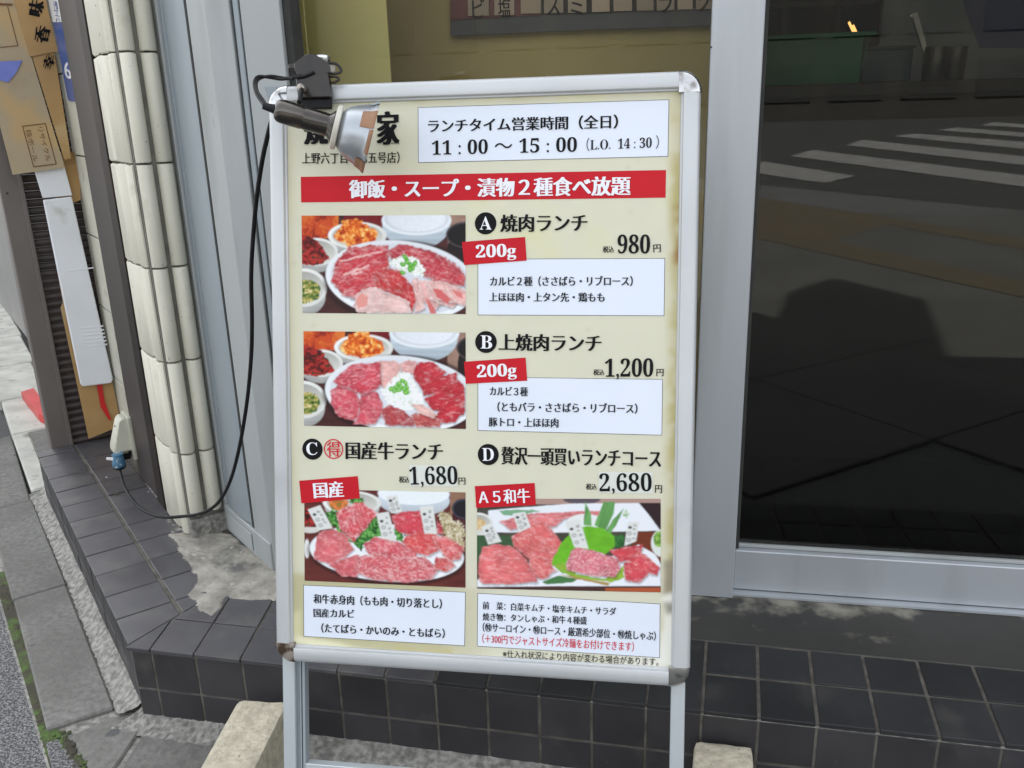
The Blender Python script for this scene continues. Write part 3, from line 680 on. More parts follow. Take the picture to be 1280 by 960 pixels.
for q in ([(-4, 59), (22.5, 56.5), (22.6, 57.5), (-4, 60)], [(9, 8), (10, 8), (22.8, 56.8), (21.8, 57)]):
    leaning(q, .8585, .0006, 'printed_frame', MT['brownink'], parent=cb)
lean_text('段ボール', 40, 182, 10, 40, 6.5, -2, .0004, MT['brownink'], cb, reps=1)
lean_text('リサイクル', 55.5, 180, 11, 42, 6.5, -2, .0004, MT['brownink'], cb, reps=1)
cb2 = empty('cardboard_sheet', onp(125, 546, so(.90, 0), D), 'plain cardboard sheet standing behind the white plastic panel, red strap in front', 'cardboard')
leaning([(70, 190), (95, 190), (100, 232), (101, 250), (91, 254), (139, 470), (152, 532), (111, 548.5), (76, 385), (79, 378), (70, 330)], .895, .005, 'sheet', MT['card'], parent=cb2)
leaning([(119, 470), (126, 470), (131, 502), (139, 524), (137, 526), (126, 509)], .889, .002, 'red_strap', MT['red'], parent=cb2)
wp = empty('white_container', onp(120, 480, so(.88, 0), D), 'flat white plastic container standing on end in front of the cardboard sheet', 'container')
leaning([(36, 190), (76, 190), (90.5, 244.5), (53.5, 247.5)], .874, .006, 'upper_section', MT['whiteplastic'], parent=wp, bev=.0015)
leaning([(54, 250), (90, 246), (141.5, 474), (139.5, 479), (104, 483.5), (101, 481)], .87, .012, 'lower_section', MT['whiteplastic'], parent=wp, bev=.003)
for k in range(6):
    y = 408+k*4.6
    a = (101+k*1.0, y+1.4); b = (129+k*1.0, y-1.5)
    leaning([a, (b[0], b[1]), (b[0], b[1]+2.0), (a[0], a[1]+2.0)], .8692, .0012, 'ridge', MT['whiteplastic'], parent=wp, bev=.0004)
leaning([(85, 338), (117, 334), (117.3, 335.4), (85.3, 339.4)], .8685, .003, 'ridge', MT['whiteplastic'], parent=wp)
# blue address plate
bp_ = empty('number_plate', onp(85, 60, so(.6, -.03), M), 'narrow blue number plate with a white figure 6 on the cream wall', 'number plate')
def on_wall(x, y, o=-.034): return onp(x, y, so(0, o), M)
def wallpoly(pxs, o, th, nm, matl, bev=0): return part(nm, prism([on_wall(x, y, o) for x, y in pxs], M*th, bev=bev), matl, bp_)
wallpoly([(67.5, 28), (110, 28), (130, 126), (88.5, 126.5), (86, 124)], -.036, .003, 'blue_panel', MT['bluesign'])
wallpoly([(45, -80), (95, -80), (110, 27.7), (67.4, 27.7)], -.036, .003, 'white_panel', MT['white'])
def wall_text(s, cx, cy, wx, wy, hx, hy, matl, **k):
    A = on_wall(cx-wx/2, cy-wy/2); B = on_wall(cx+wx/2, cy+wy/2); U = on_wall(cx+hx, cy+hy)-on_wall(cx, cy)
    place_text('lettering', s, A, B, U.length, Z, M, .0015, matl, bp_, **k)
wall_text('6', 85, 88, 8, 2, -3, -21, MT['white'], reps=3, dx=.02)
wall_text('上野', 70, 8, 6, 1.5, -3, -13, MT['bluesign'], reps=3, dx=.02)
wall_text('六', 72.8, 22, 6, 1.5, -3, -10, MT['bluesign'], reps=3, dx=.02)
# red ramp piece far down the side street
rp = sheet('parking_ramp', [tuple(onz(x, y).xy) for x, y in ((28, 499), (44, 494), (62, 520), (62, 533), (50, 527))], .035, MT['red'], kind=None, th=.035)
tag(rp, 'small red plastic wedge lying on the side street beyond the shutter rail', 'plastic wedge')

# ================================================================== shop front frame
front = empty('shop_front_frame', Vector((-.95, 1.75, HT)), 'satin grey aluminium frame panels angled between the tiled column and the window', 'shop frame')
P0 = Vector((-1.138, 1.881, 0)); G = Vector((.754, -.657, 0)).normalized(); NG = Vector((G.y, -G.x, 0))
if NG.y > 0: NG = -NG
def fr(t, o=0, z=0): return P0+G*t+NG*o+Vector((0, 0, z))
def member(t0, t1, o0, o1, z0, z1, nm, matl, bev=.0015): return part(nm, prism([fr(t0, o0, z0), fr(t1, o0, z0), fr(t1, o1, z0), fr(t0, o1, z0)], (0, 0, z1-z0), bev=bev), matl, front)
TOP = 2.5
member(-.06, -.010, -.06, -.004, HT, TOP, 'sealant_strip', MT['rough_grey'])
member(-.008, .012, -.06, .002, HT, TOP, 'edge_strip', MT['alu2'])
member(.012, .028, -.06, -.004, HT, TOP, 'edge_strip', MT['alu_blue'])
# rounded bluish mullion
bm = bmesh.new(); a = []; b = []
N_ = 12
for k in range(N_+1):
    t = .028+.155*k/N_; o = -.006+.010*math.sin(math.pi*k/N_)**.7
    a.append(bm.verts.new(fr(t, o, HT+.075))); b.append(bm.verts.new(fr(t, o, TOP)))
for k in range(N_): bm.faces.new((a[k], a[k+1], b[k+1], b[k]))
o = part('mullion', bm, MT['alu_blue'], front, smooth=True)
member(.028, .20, -.06, -.02, HT+.07, TOP, 'inner_liner', MT['darkgap'])
member(.186, .1972, -.03, .0022, HT+.073, TOP, 'dark_gap_strip', MT['darkgap'])  # dark strip standing in for the shaded gap between mullion and panel
member(.012, .297, -.06, .006, HT, HT+.072, 'sill_box', MT['alu2'], .002)
member(.04, .190, .0065, .0095, HT+.012, HT+.058, 'sill_ridge', MT['alu2'], .001)
member(.198, .301, -.012, .001, HT+.0, TOP, 'angled_panel', MT['alu2'])
# panels parallel to the street
def fpan(x0, x1, y0, y1, z0, z1, nm, matl, par=None, bev=.0015): return part(nm, aabb(x0, x1, y0, y1, z0, z1, bev=bev), matl, par or front)
yb = 1.677
fpan(-.909, -.860, yb, yb+.03, HT+.001, TOP, 'panel', MT['alu2'])
fpan(-.855, -.843, yb+.004, yb+.03, HT+.001, TOP, 'groove_strip', MT['alu_blue'])
fpan(-.838, -.758, yb, yb+.05, HT+.001, TOP, 'panel', MT['alu2'])
fpan(-.757, -.742, yb+.012, yb+.06, HT+.001, TOP, 'glazing_bead', MT['darkgap'])
part('keyhole_plate', prism([ony(x, y, yb-.0005) for x, y in ((331, 108), (345, 108), (352, 130), (338, 130))], (0, -.002, 0), bev=.0005), MT['alu_blue'], front)
# window pane behind the sign, central post
win = empty('shop_window', Vector((-.35, 1.75, HT)), 'fixed shop window of clear glass behind the menu sign, tan blind inside', 'window')
fpan(-.742, .040, 1.752, 1.758, HT+.06, TOP, 'pane', MT['glass2'], win, 0)
fpan(-.742, .040, 1.73, 1.79, HT, HT+.06, 'bottom_rail', MT['alu'], win)
post = empty('door_post', Vector((.09, 1.74, HT)), 'broad satin aluminium post between the tan window and the dark glass door', 'post')
fpan(.0415, .1325, 1.713, 1.80, HT-.001, TOP, 'post_body', MT['alu'], post, .002)
part('screw', revolve([(0, .0018), (.001, .0018), (.0016, 0)], ony(889, 59, 1.7125), (0, -1, 0), 10), MT['darkgap'], post)
door = empty('sliding_door', Vector((.7, 1.76, HT)), 'dark sliding glass door with a wide aluminium bottom rail right of the post', 'door')
fpan(.134, 1.55, 1.742, 1.79, HT+.006, .272, 'bottom_rail', MT['alu'], door, .002)
fpan(.136, 1.55, 1.757, 1.777, .273, .280, 'glazing_bead', MT['alu2'], door, .001)
fpan(.136, 1.55, 1.764, 1.772, .281, TOP, 'pane', MT['glass'], door, 0)
fpan(.1345, .142, 1.75, 1.785, .273, TOP, 'glazing_bead', MT['darkgap'], door, .001)
fpan(1.55, 1.62, 1.742, 1.79, HT, TOP, 'stile', MT['alu'], door)

# ================================================================== interior seen through the glass
room = bpy.data.objects.new('shop_room', None); COL.objects.link(room); room['kind'] = 'structure'
def rpart(nm, x0, x1, y0, y1, z0, z1, matl): return part(nm, aabb(x0, x1, y0, y1, z0, z1), matl, room)
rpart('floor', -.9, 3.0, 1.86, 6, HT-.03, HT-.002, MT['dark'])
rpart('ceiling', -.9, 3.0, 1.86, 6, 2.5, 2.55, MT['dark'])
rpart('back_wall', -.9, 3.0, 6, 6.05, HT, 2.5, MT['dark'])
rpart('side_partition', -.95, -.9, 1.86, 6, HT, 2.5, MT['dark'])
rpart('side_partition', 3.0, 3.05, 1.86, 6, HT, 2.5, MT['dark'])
bl = empty('window_blind', Vector((-.6, 1.93, .3)), 'pale olive tan panel hanging just inside the window at its left end', 'blind')
part('panel', aabb(-.88, -.62, 1.90, 1.905, .3, 2.4), MT['tan'], bl)
part('bottom_bar', aabb(-.88, -.62, 1.897, 1.909, .28, .2995), MT['tan'], bl)
iw = empty('inner_partition', Vector((-.2, 2.2, HT)), 'brownish tan partition inside the window under the menu strips', 'partition')
part('panel', aabb(-.88, .14, 2.2, 2.23, HT, 2.45), MT['tan2'], iw)
mb = empty('menu_board', ony(700, 45, 2.15), 'dark board with a row of paper menu strips inside the window top', 'menu board')
def bd(pxs, Yp, th, nm, matl, par=mb): return part(nm, prism([ony(x, y, Yp) for x, y in pxs], (0, th, 0)), matl, par)
bd([(562, -120), (900, -120), (900, 32), (742, 37), (563, 45)], 2.17, .012, 'back_panel', MT['boardgrey'])
bd([(562, -120), (676, -120), (676, 19), (563, 25)], 2.166, .003, 'red_panel', MT['boardred'])
bd([(678, -120), (900, -120), (900, 8), (790, 14), (760, 16), (678, 18)], 2.1665, .003, 'dark_panel', MT['dark'])
stx = [(585, 611, 20, 'ビ'), (618, 643, 19, '塩'), (651, 676, 17, '・'), (680, 704, 16.5, 'ス'), (710, 733, 16, 'ミ'), (740, 762, 15, '・'), (767, 790, 14, ''), (796, 817, 13.5, ''), (821, 843, 13, 'ラ'), (847, 866, 12, ''), (870, 890, 11.5, 'ッ')]
for x0, x1, yb2, ch in stx:
    st = bd([(x0-1, -110), (x1-1, -110), (x1, yb2-.6), (x0, yb2)], 2.16, .004, 'paper_strip', MT['strip'])
    if ch and ch != '・':
        cx = (x0+x1)/2; place_text('lettering', ch, ony(cx-8, yb2-9.5, 2.16), ony(cx+8, yb2-10, 2.16), .042, Z, (0, -1, 0), .0006, MT['ink'], st, reps=3, dx=.02)
ct = empty('counter', Vector((.9, 2.9, HT)), 'dark counter inside the glass door carrying a green basket', 'counter')
part('top', aabb(.15, 2.4, 2.5, 3.2, 1.195, 1.228, bev=.003), MT['wood'], ct)
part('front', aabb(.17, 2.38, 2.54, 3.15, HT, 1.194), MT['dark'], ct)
# green basket
def basket():
    b = empty('green_basket', Vector((.28, 2.62, 1.228)), 'green plastic basket on the counter behind the door glass', 'basket')
    x0, x1, y0, y1, z0, z1 = .12, .445, 2.56, 2.80, 1.229, 1.345
    def wallq(p, q, nx, ny):
        p = Vector(p); q = Vector(q); n = Vector((nx, ny, 0))
        return prism([p, q, q+Z*(z1-z0)+n*.02, p+Z*(z1-z0)+n*.02], n*-.003)
    part('front_wall', wallq((x0, y0, z0), (x1, y0, z0), 0, -1), MT['green'], b)
    part('back_wall', wallq((x0, y1, z0), (x1, y1, z0), 0, 1), MT['green'], b)
    part('side_wall', wallq((x0, y0, z0), (x0, y1, z0), -1, 0), MT['green'], b)
    part('side_wall', wallq((x1, y0, z0), (x1, y1, z0), 1, 0), MT['green'], b)
    part('base', aabb(x0, x1, y0, y1, z0-.0005, z0+.003), MT['green'], b)
    bmr = aabb(x0-.03, x1+.03, y0-.03, y0-.018, z1-.004, z1+.008, bev=.002); aabb(x0-.03, x1+.03, y1+.018, y1+.03, z1-.004, z1+.008, bmr)
    aabb(x0-.03, x0-.018, y0-.018, y1+.018, z1-.004, z1+.008, bmr); aabb(x1+.018, x1+.03, y0-.018, y1+.018, z1-.004, z1+.008, bmr)
    part('rim', bmr, MT['green'], b)
basket()
tc = empty('plastic_crate', Vector((.53, 2.75, 1.228)), 'dark teal plastic crate between the green basket and the steel cups', 'crate')
part('body', prism([(.47, 2.68, 1.229), (.60, 2.68, 1.229), (.60, 2.84, 1.229), (.47, 2.84, 1.229)], (0, 0, .085), bev=.004), MT['teal'], tc)
part('lid', aabb(.465, .605, 2.675, 2.845, 1.3145, 1.322, bev=.002), MT['teal'], tc)
for i, (cx, cy, lb, dx_) in enumerate(((.642, 2.62, 'steel cup with tongs leaning out, left one of the pair on the counter', -.05), (.70, 2.66, 'steel cup nearer the door edge, right one of the pair on the counter', .03))):
    c = empty('steel_cup', Vector((cx, cy, 1.228)), lb, 'cup', 'steel cups on the counter')
    o = part('body', revolve([(0, 0), (0, .027), (.004, .029), (.082, .030), (.084, .031), (.084, .0285), (.008, .027), (.008, 0)], (cx, cy, 1.229), Z, 28), MT['steel'], c); autosmooth(o, 40)
    if i == 0:
        tg = empty('tongs', Vector((cx, cy, 1.245)), 'metal tongs standing in the left steel cup', 'tongs')
        for k in (-1, 1):
            part('arm', box(Vector((cx-.035, cy+.006*k, 1.325)), Vector((1, 0, .45)), Vector((0, 1, 0)), Vector((-.42, .1*k, 1)), .012, .003, .155), MT['steel'], tg)
cs = empty('carton_sign', Vector((.55, 2.9, 1.228)), 'pale printed carton with a navy corner standing behind the steel cups', 'carton')
part('front_panel', prism([ony(x, y, 2.95) for x, y in ((1095, 95), (1108, -30), (1300, -30), (1300, 108), (1100, 104))], (0, .03, 0)), MT['carton'], cs)
part('navy_print', prism([ony(x, y, 2.948) for x, y in ((1195, -30), (1300, -30), (1300, 60), (1225, 60), (1215, 35))], (0, .0015, 0)), MT['navy'], cs)
sh = empty('wooden_shelf', Vector((.6, 3.6, 1.2)), 'small wooden shelf frame at the back of the shop above the green basket', 'shelf')
for x0 in (.15, .33, .51, .69): part('upright', aabb(x0, x0+.02, 3.5, 3.7, 1.228, 1.9), MT['wood'], sh)
for z0 in (1.5, 1.7, 1.88): part('board', aabb(.15, .71, 3.49, 3.71, z0, z0+.02), MT['wood'], sh)

MT['lampglow'] = bpy.data.materials.new('warm_lamp_tube'); MT['lampglow'].use_nodes = True
b_ = MT['lampglow'].node_tree.nodes['Principled BSDF']; b_.inputs['Emission Color'].default_value = (1, .5, .16, 1); b_.inputs['Base Color'].default_value = (.1, .05, .02, 1); b_.inputs['Emission Strength'].default_value = 1.1
for i_, (x, y, Yd) in enumerate(((1065, 36, 3.3), (1070, 40, 3.3))):
    a_ = ony(x, y, Yd); lt = empty('hanging_lamp', a_+Z*.1, ('left' if i_ == 0 else 'right')+' one of two small glowing tube lamps above the green basket', 'lamp', 'glowing tube lamps inside the shop')
    part('glowing_tube', tube([a_+Vector((-.012, 0, .022)), a_, a_+Vector((.012, 0, -.022))], .004, 8, sub=2), MT['lampglow'], lt)
    part('wire', tube([a_+Vector((-.012, 0, .0225)), a_+Vector((-.012, 0, 1.0))], .0008, 5, sub=2), MT['black'], lt)
for i_, (x, y) in enumerate(((-.3, 2.05), (.9, 2.3), (2.0, 2.6))):  # added unseen tube lamps that brighten the shop interior
    lt = empty('added_fill_lamp', Vector((x, y, 2.5)), ('first', 'second', 'third')[i_]+' added tube lamp, out of view, brightening the shop, counted from the sign side', 'lamp', 'added unseen tube lamps lighting the shop')
    part('housing', aabb(x-.3, x+.3, y-.03, y+.03, 2.46, 2.499), MT['white'], lt)
    part('glowing_tube', aabb(x-.28, x+.28, y-.013, y+.013, 2.435, 2.458), MT['lampglow'], lt)

# ================================================================== upper building and street across
bld = empty('shop_building', Vector((1, 5, 0)), 'rendered upper storeys of the shop building above the shop front', 'building')
foot = [(9, 1.80), (-.905, 1.80), tuple((P0+NG*-.07).xy), tuple(so(0.02, -.105).xy), tuple(so(.36, -.105).xy), tuple(so(14, -.105).xy), (-4, 14), (9, 14)]
part('ground_floor_roof', prism([(x, y, 2.56) for x, y in foot], (0, 0, .5)), MT['bldg'], bld)
tall = [(-1.36, 2.03), (7.9, 14.0), (-4, 14.0), tuple(so(13.9, -.12).xy), tuple(so(.36, -.12).xy)]
part('upper_storeys', prism([(x, y, 3.061) for x, y in tall], (0, 0, 2.94)), MT['bldg'], bld)
part('fascia', prism([(9, 1.70, 2.56), (-.92, 1.70, 2.56), (-.92, 1.795, 2.56), (9, 1.795, 2.56)], (0, 0, .5)), MT['alu2'], bld)
part('side_wall', aabb(1.625, 9, 1.76, 1.83, 0, 2.555), MT['bldg'], bld)
part('side_wall', aabb(9.001, 9.06, 1.80, 14, 0, 2.555), MT['bldg'], bld)
part('rear_wall', prism([so(1.04, -.06, 0), so(14, -.06, 0), so(14, -.12, 0), so(1.04, -.12, 0)], (0, 0, 2.55)), MT['bldg'], bld)
sg = empty('rooftop_box', Vector((0, 4.1, 6.0)), 'grey steel service box standing on the roof edge above the shop', 'service box')
part('casing', prism([(x, y, 6.02) for x, y in ((.41, 4.19), (-.04, 3.47), (-.41, 4.02), (.04, 4.74))], (0, 0, 1.6), bev=.01), MT['rail'], sg)
part('base_frame', prism([(x, y, 6.001) for x, y in ((.38, 4.22), (-.02, 3.58), (-.37, 4.03), (.04, 4.66))], (0, 0, .018)), MT['alu2'], sg)
# pavement and crossing in front of the shop (seen only as reflections in the door glass)
def refl(x, y, z):
    """the street point that a level view ray meets after bouncing off the door glass"""
    d_ = ray(x, y); p = CAM+d_*((1.764)/d_.y); d2 = Vector((d_.x, -d_.y, d_.z)); return p+d2*((z-p.z)/d2.z)
for q in (((940, 199.5), (1070, 220), (1031, 228.8), (940, 215.5)), ((1016, 187.4), (1330, 225), (1330, 240), (987, 195)), ((1078, 174.7), (1330, 200.5), (1330, 212), (1057, 181.4)),
          ((1144.5, 166.9), (1330, 181), (1330, 191), (1116.7, 170.2)), ((1196, 159), (1330, 170), (1330, 175), (1173, 162.6)), ((1244, 152.7), (1330, 159), (1330, 163), (1226, 156.3))):
    sheet('crossing_stripe', [tuple(refl(x, y, -.05).xy) for x, y in q], -.050, MT['roadwhite'])
fc = bpy.data.objects.new('forecourt_paving', None); COL.objects.link(fc); fc['kind'] = 'structure'
ev = Vector((.65, .76, 0)).normalized(); dv = Vector((-ev.y, ev.x, 0)); fm = None
for i in range(-9, 6):
    for j in range(-8, 3):
        c = Vector((.3, .25, -.03))+ev*(i*.9)+dv*(j*.9)
        if not (-1.0 < c.x < 4.5 and -6.5 < c.y < .55 and (c.x > .2 or c.y < .2)): continue
        if fm is None:
            b0 = box((0, 0, 0), ev, dv, Z, .892, .892, .03, bev=.003); fm = bpy.data.meshes.new('paving_slab'); b0.to_mesh(fm); b0.free(); fm.materials.append(MT['pave_grey'])
        o = bpy.data.objects.new('paving_slab', fm); COL.objects.link(o); o.parent = fc; o.location = c+Vector((0, 0, random.uniform(-.001, .001)))
def rz(pts, z): return [tuple(refl(x, y, z).xy) for x, y in pts]
sheet('paved_forecourt', rz([(700, 205), (957, 232), (1500, 285), (1500, 700), (1000, 760), (500, 600)], -.03), -.03, MT['asphalt'])
sheet('tan_paving_band', rz([(700, 225), (957, 248), (1280, 298), (1500, 335), (1500, 350), (1280, 312), (1110, 281), (1040, 300), (1280, 352), (1500, 400), (1500, 420), (1280, 372), (1000, 310), (957, 300), (700, 260)], -.0115), -.0115, MT['pave_tan'])
far = empty('street_building', Vector((0, -44, 0)), 'dark multi-storey building on the far side of the crossing', 'building')
part('wall', aabb(-40, 40, -56, -46, -.06, 10), MT['bldg2'], far)
wm = None
for r in range(3):
    for c in range(22):
        if wm is None:
            bm = aabb(-1.3, 1.3, -.05, .05, -.9, .9); wm = bpy.data.meshes.new('window'); bm.to_mesh(wm); bm.free(); wm.materials.append(MT['bldgglass'])
        o = bpy.data.objects.new('window', wm); COL.objects.link(o); o.parent = far; o.location = Vector((-37+c*3.5, -45.97, 1.8+r*3.1))-far.location
# ================================================================== THE MENU SIGN
cS = Vector((-.2937, 1.2149, .8052)); ys, ti, hS, wS = .0372, .2433, .8876, .64
ru = Vector((math.cos(ys), math.sin(ys), 0)); bk = Vector((-math.sin(ys), math.cos(ys), 0))
uu = Z*math.cos(ti)+bk*math.sin(ti); uu.normalize()
c_, s_ = math.cos(.0037), math.sin(.0037); ru, uu = ru*c_+uu*s_, uu*c_-ru*s_
nn = ru.cross(uu)                                     # towards the viewer
def sg_pt(u, v, w_=0.0): return cS+ru*u+uu*v+nn*w_
def sg_uv(x, y, off=0.0):
    p = onp(x, y, cS+nn*off, nn)-cS; return p.dot(ru), p.dot(uu)
def sg_px(x, y, off=0.0): u, v = sg_uv(x, y, off); return sg_pt(u, v, off)
sign = empty('menu_sign', Vector((cS.x, cS.y-.1, 0)), 'A-frame aluminium stand holding a Japanese lunch menu poster', 'menu sign')
hw, hh, fwid = wS/2, hS/2, .0305
def extr(prof, p0, p1, across, outn, nm, matl):
    """profile (a across, b along outn) swept p0->p1"""
    bm = bmesh.new(); A = [bm.verts.new(p0+across*a+outn*b) for a, b in prof]; B = [bm.verts.new(p1+across*a+outn*b) for a, b in prof]
    n = len(A); bm.faces.new(A); bm.faces.new(B[::-1])
    for i in range(n): bm.faces.new((A[i], B[i], B[(i+1) % n], A[(i+1) % n]))
    return autosmooth(part(nm, bm, matl, sign), 28)
prof = [(0, -.012), (0, .003), (.0012, .0075), (.004, .0108), (.0075, .0122), (.0222, .0128), (.0236, .0122), (.0243, .0105), (.0248, .0068), (.0268, .0064), (.0275, .0054), (.0278, .0022), (.0278, -.012)]
cc = .031
fo = -.006   # outline lies slightly behind so that the face of the frame matches the outline
extr(prof, sg_pt(-hw, -hh+cc), sg_pt(-hw, hh-cc), ru, nn, 'frame_rail', MT['signalu'])
extr(prof, sg_pt(hw, -hh+cc), sg_pt(hw, hh-cc), -ru, nn, 'frame_rail', MT['signalu'])
extr(prof, sg_pt(-hw+cc, hh), sg_pt(hw-cc, hh), -uu, nn, 'frame_rail', MT['signalu'])
extr(prof, sg_pt(-hw+cc, -hh), sg_pt(hw-cc, -hh), uu, nn, 'frame_rail', MT['signalu'])
for sx_, sy_, mt_ in ((-1, 1, 'chrome'), (1, 1, 'chrome'), (-1, -1, 'rust'), (1, -1, 'chrome')):
    P = []; r = .030
    ox, oy = sx_*(hw+.001), sy_*(hh+.001); ctr = (ox-sx_*r, oy-sy_*r)
    ix, iy = sx_*(hw-cc+.0002), sy_*(hh-cc+.0002)
    P.append((ix, iy)); P.append((ox, iy))
    for k in range(9):
        t = math.pi/2*k/8; P.append((ctr[0]+sx_*r*math.cos(t), ctr[1]+sy_*r*math.sin(t)))
    P.append((ix, oy))
    bm = bmesh.new(); lay = []
    for w_, ins in ((-.0125, 0), (.006, 0), (.010, .0025), (.0125, .006)):
        lay.append([bm.verts.new(sg_pt(ix+(p[0]-ix)*(1-ins/cc), iy+(p[1]-iy)*(1-ins/cc), w_)) for p in P])
    n = len(P)
    for i in range(3):
        for k in range(n): bm.faces.new((lay[i][k], lay[i][(k+1) % n], lay[i+1][(k+1) % n], lay[i+1][k]))
    bm.faces.new(lay[0][::-1]); bm.faces.new(lay[-1])
    autosmooth(part('corner_cap', bm, MT[mt_], sign), 50)
part('back_board', prism([sg_pt(a*(hw-.008), b*(hh-.008), -.011) for a, b in ((-1, -1), (1, -1), (1, 1), (-1, 1))], nn*.009), MT['legalu'], sign)
# legs, front pair in the plane of the panel, rear pair splayed back
vb = -(cS.z)/uu.z
for a, b in ((-.3145, -.2945), (.2935, .3140)):
    part('leg', prism([sg_pt(a, -hh+.002, -.003), sg_pt(b, -hh+.002, -.003), sg_pt(b, -hh+.002, -.022), sg_pt(a, -hh+.002, -.022)], uu*(vb+hh-.002), bev=.001), MT['legalu'], sign)
for a, b in ((-.2943, -.2795),):
    bmq = prism([sg_pt(a, -hh+.002, -.012), sg_pt(a+.004, -hh+.002, -.012), sg_pt(a+.004, -hh+.002, -.024), sg_pt(a, -hh+.002, -.024)], uu*(vb+hh-.002))
    prism([sg_pt(a+.006, -hh+.002, -.008), sg_pt(a+.0085, -hh+.002, -.008), sg_pt(a+.0085, -hh+.002, -.024), sg_pt(a+.006, -hh+.002, -.024)], uu*(vb+hh-.002), bmq)
    prism([sg_pt(a+.0105, -hh+.002, -.008), sg_pt(a+.0148, -hh+.002, -.008), sg_pt(a+.0148, -hh+.002, -.024), sg_pt(a+.0105, -hh+.002, -.024)], uu*(vb+hh-.002), bmq)
    part('leg_channel', bmq, MT['alu_blue'], sign)
part('cross_bar', prism([sg_pt(-.2794, -.615, -.006), sg_pt(.2934, -.615, -.006), sg_pt(.2934, -.615, -.022), sg_pt(-.2794, -.615, -.022)], uu*-.024, bev=.001), MT['legalu'], sign)
topb = sg_pt(0, hh-.03, -.02)
foot_b = Vector((topb.x, 0, 0))+bk*0
for sgn in (-1, 1):
    a0 = sg_pt(sgn*.300, hh-.05, -.028); a1 = Vector((a0.x, 0, 0)); a1 = sg_pt(sgn*.302, -vb-.0, -.05); a1 = Vector((a1.x, a1.y, 0.0))
    # rear leg comes down just in front of the plinth
    dr = (a1-a0).normalized()
    part('leg', box((a0+a1)/2, ru, dr.cross(ru), dr, .020, .014, (a1-a0).length, bev=.001), MT['legalu'], sign)
    part('hinge', revolve([(-.012, .009), (.012, .009)], sg_pt(sgn*.300, hh-.05, -.024), ru, 14), MT['darkgap'], sign)

# ---- poster paper
W0 = .0030
pa = Paint(340, 105, 880, 850, 200, 280)
Xp, Yp = pa.X, pa.Y
cream = rgb(215, 213, 191)*.95
n1 = fbm(Xp/60, Yp/60, 2, 5); n2 = fbm(Xp/25, Yp/25, 9, 4)
pa.C[:] = cream*(.97+.06*n2)[..., None]
yel = rgb(214, 213, 150)
pa.fill(np.clip((n1-.56)/.12, 0, 1)*.2*(Yp < 330), yel)
for cx, cy, r0, a in ((640, 268, 45, .35), (600, 275, 30, .3), (520, 190, 30, .2), (400, 115, 60, .3), (650, 322, 40, .12)):
    rr = np.sqrt((Xp-cx)**2+((Yp-cy)*1.6)**2); pa.fill(np.exp(-((rr-r0)/9)**2)*a*(n1+.2), yel)
def UVg(x, y): return x, y
# edges: yellowed and dirty near the rails
el = np.clip(1-(Xp-(357+.01*(Yp-130)))/16, 0, 1); pa.fill(el*(.12+.35*n1), rgb(196, 186, 130))
er = np.clip(1-((845-.013*(Yp-120))-Xp)/12, 0, 1); pa.fill(er*(.35+.6*n1)*(.6+.6*(n2 > .5)), rgb(176, 164, 100))
et = np.clip(1-(Yp-(128-.035*(Xp-358)))/13, 0, 1); pa.fill(et*(.25+1.0*np.clip(n2-.3, 0, 1)), rgb(170, 156, 95))
pa.fill(((Xp > 820) & (Yp > 255) & (Yp < 330))*np.clip((n2-.55)*6, 0, 1)*np.clip((Xp-838)/8, 0, 1), rgb(150, 110, 50))
# stained foot of the sheet; clear cover's wrinkle sheen and shading painted at right
pa.fill(np.clip((Yp-(716+.05*(Xp-360)+14*(n1-.5)))/3, 0, 1)*np.clip((590-Xp)/40, 0, 1)*.75, rgb(178, 172, 128))
pa.fill(np.clip((Yp-(733+6*(n1-.5)))/4, 0, 1)*np.clip(1-np.abs(Xp-590)/30, 0, 1)*.35, rgb(176, 170, 130))
pa.poly([(357, 770), (378, 762), (379, 796), (408, 800), (395, 806), (362, 803)], rgb(210, 205, 165), 6, 3)
pa.poly([(360, 800), (375, 794), (420, 803), (470, 812), (420, 812)], rgb(225, 222, 190), 4, 5)
pa.poly([(500, 805), (560, 812), (560, 822), (490, 815)], rgb(190, 180, 130), 8, 7)
pa.poly([(828, 700), (848, 700), (846, 752), (828, 752)], rgb(150, 142, 120), 6, 3)
pa.poly([(828, 745), (846, 742), (844, 832), (820, 826), (828, 800)], rgb(226, 226, 214), 6, 5)
pa.poly([(828, 754), (842, 756), (842, 764), (830, 768)], rgb(150, 148, 135), 5, 6)
pa.fill(np.clip((Yp-790)/20, 0, 1)*np.clip((Xp-700)/120, 0, 1)*np.clip((n1-.4)*3, 0, 1)*.7, rgb(228, 228, 218))
rng2 = random.Random(4)
for k in range(70):
    x, y = rng2.uniform(360, 845), rng2.uniform(130, 820); m, r, u, v = pa.ell(x, y, rng2.uniform(.8, 1.8), rng2.uniform(.6, 1.4)); pa.fill(m*.6, rgb(140, 132, 95))
U0, V1 = sg_uv(338, 109)
def clampuv(x, y):
    u, v = sg_uv(x, y); return sg_pt(max(-hw+.02, min(hw-.02, u)), max(-hh+.02, min(hh-.02, v)), W0)
poster = pa.mesh(clampuv, wloc(sign), 'poster', sign, MT['print'])
poster['label'] = 'cream lunch menu poster with yellowed stains along its edges'

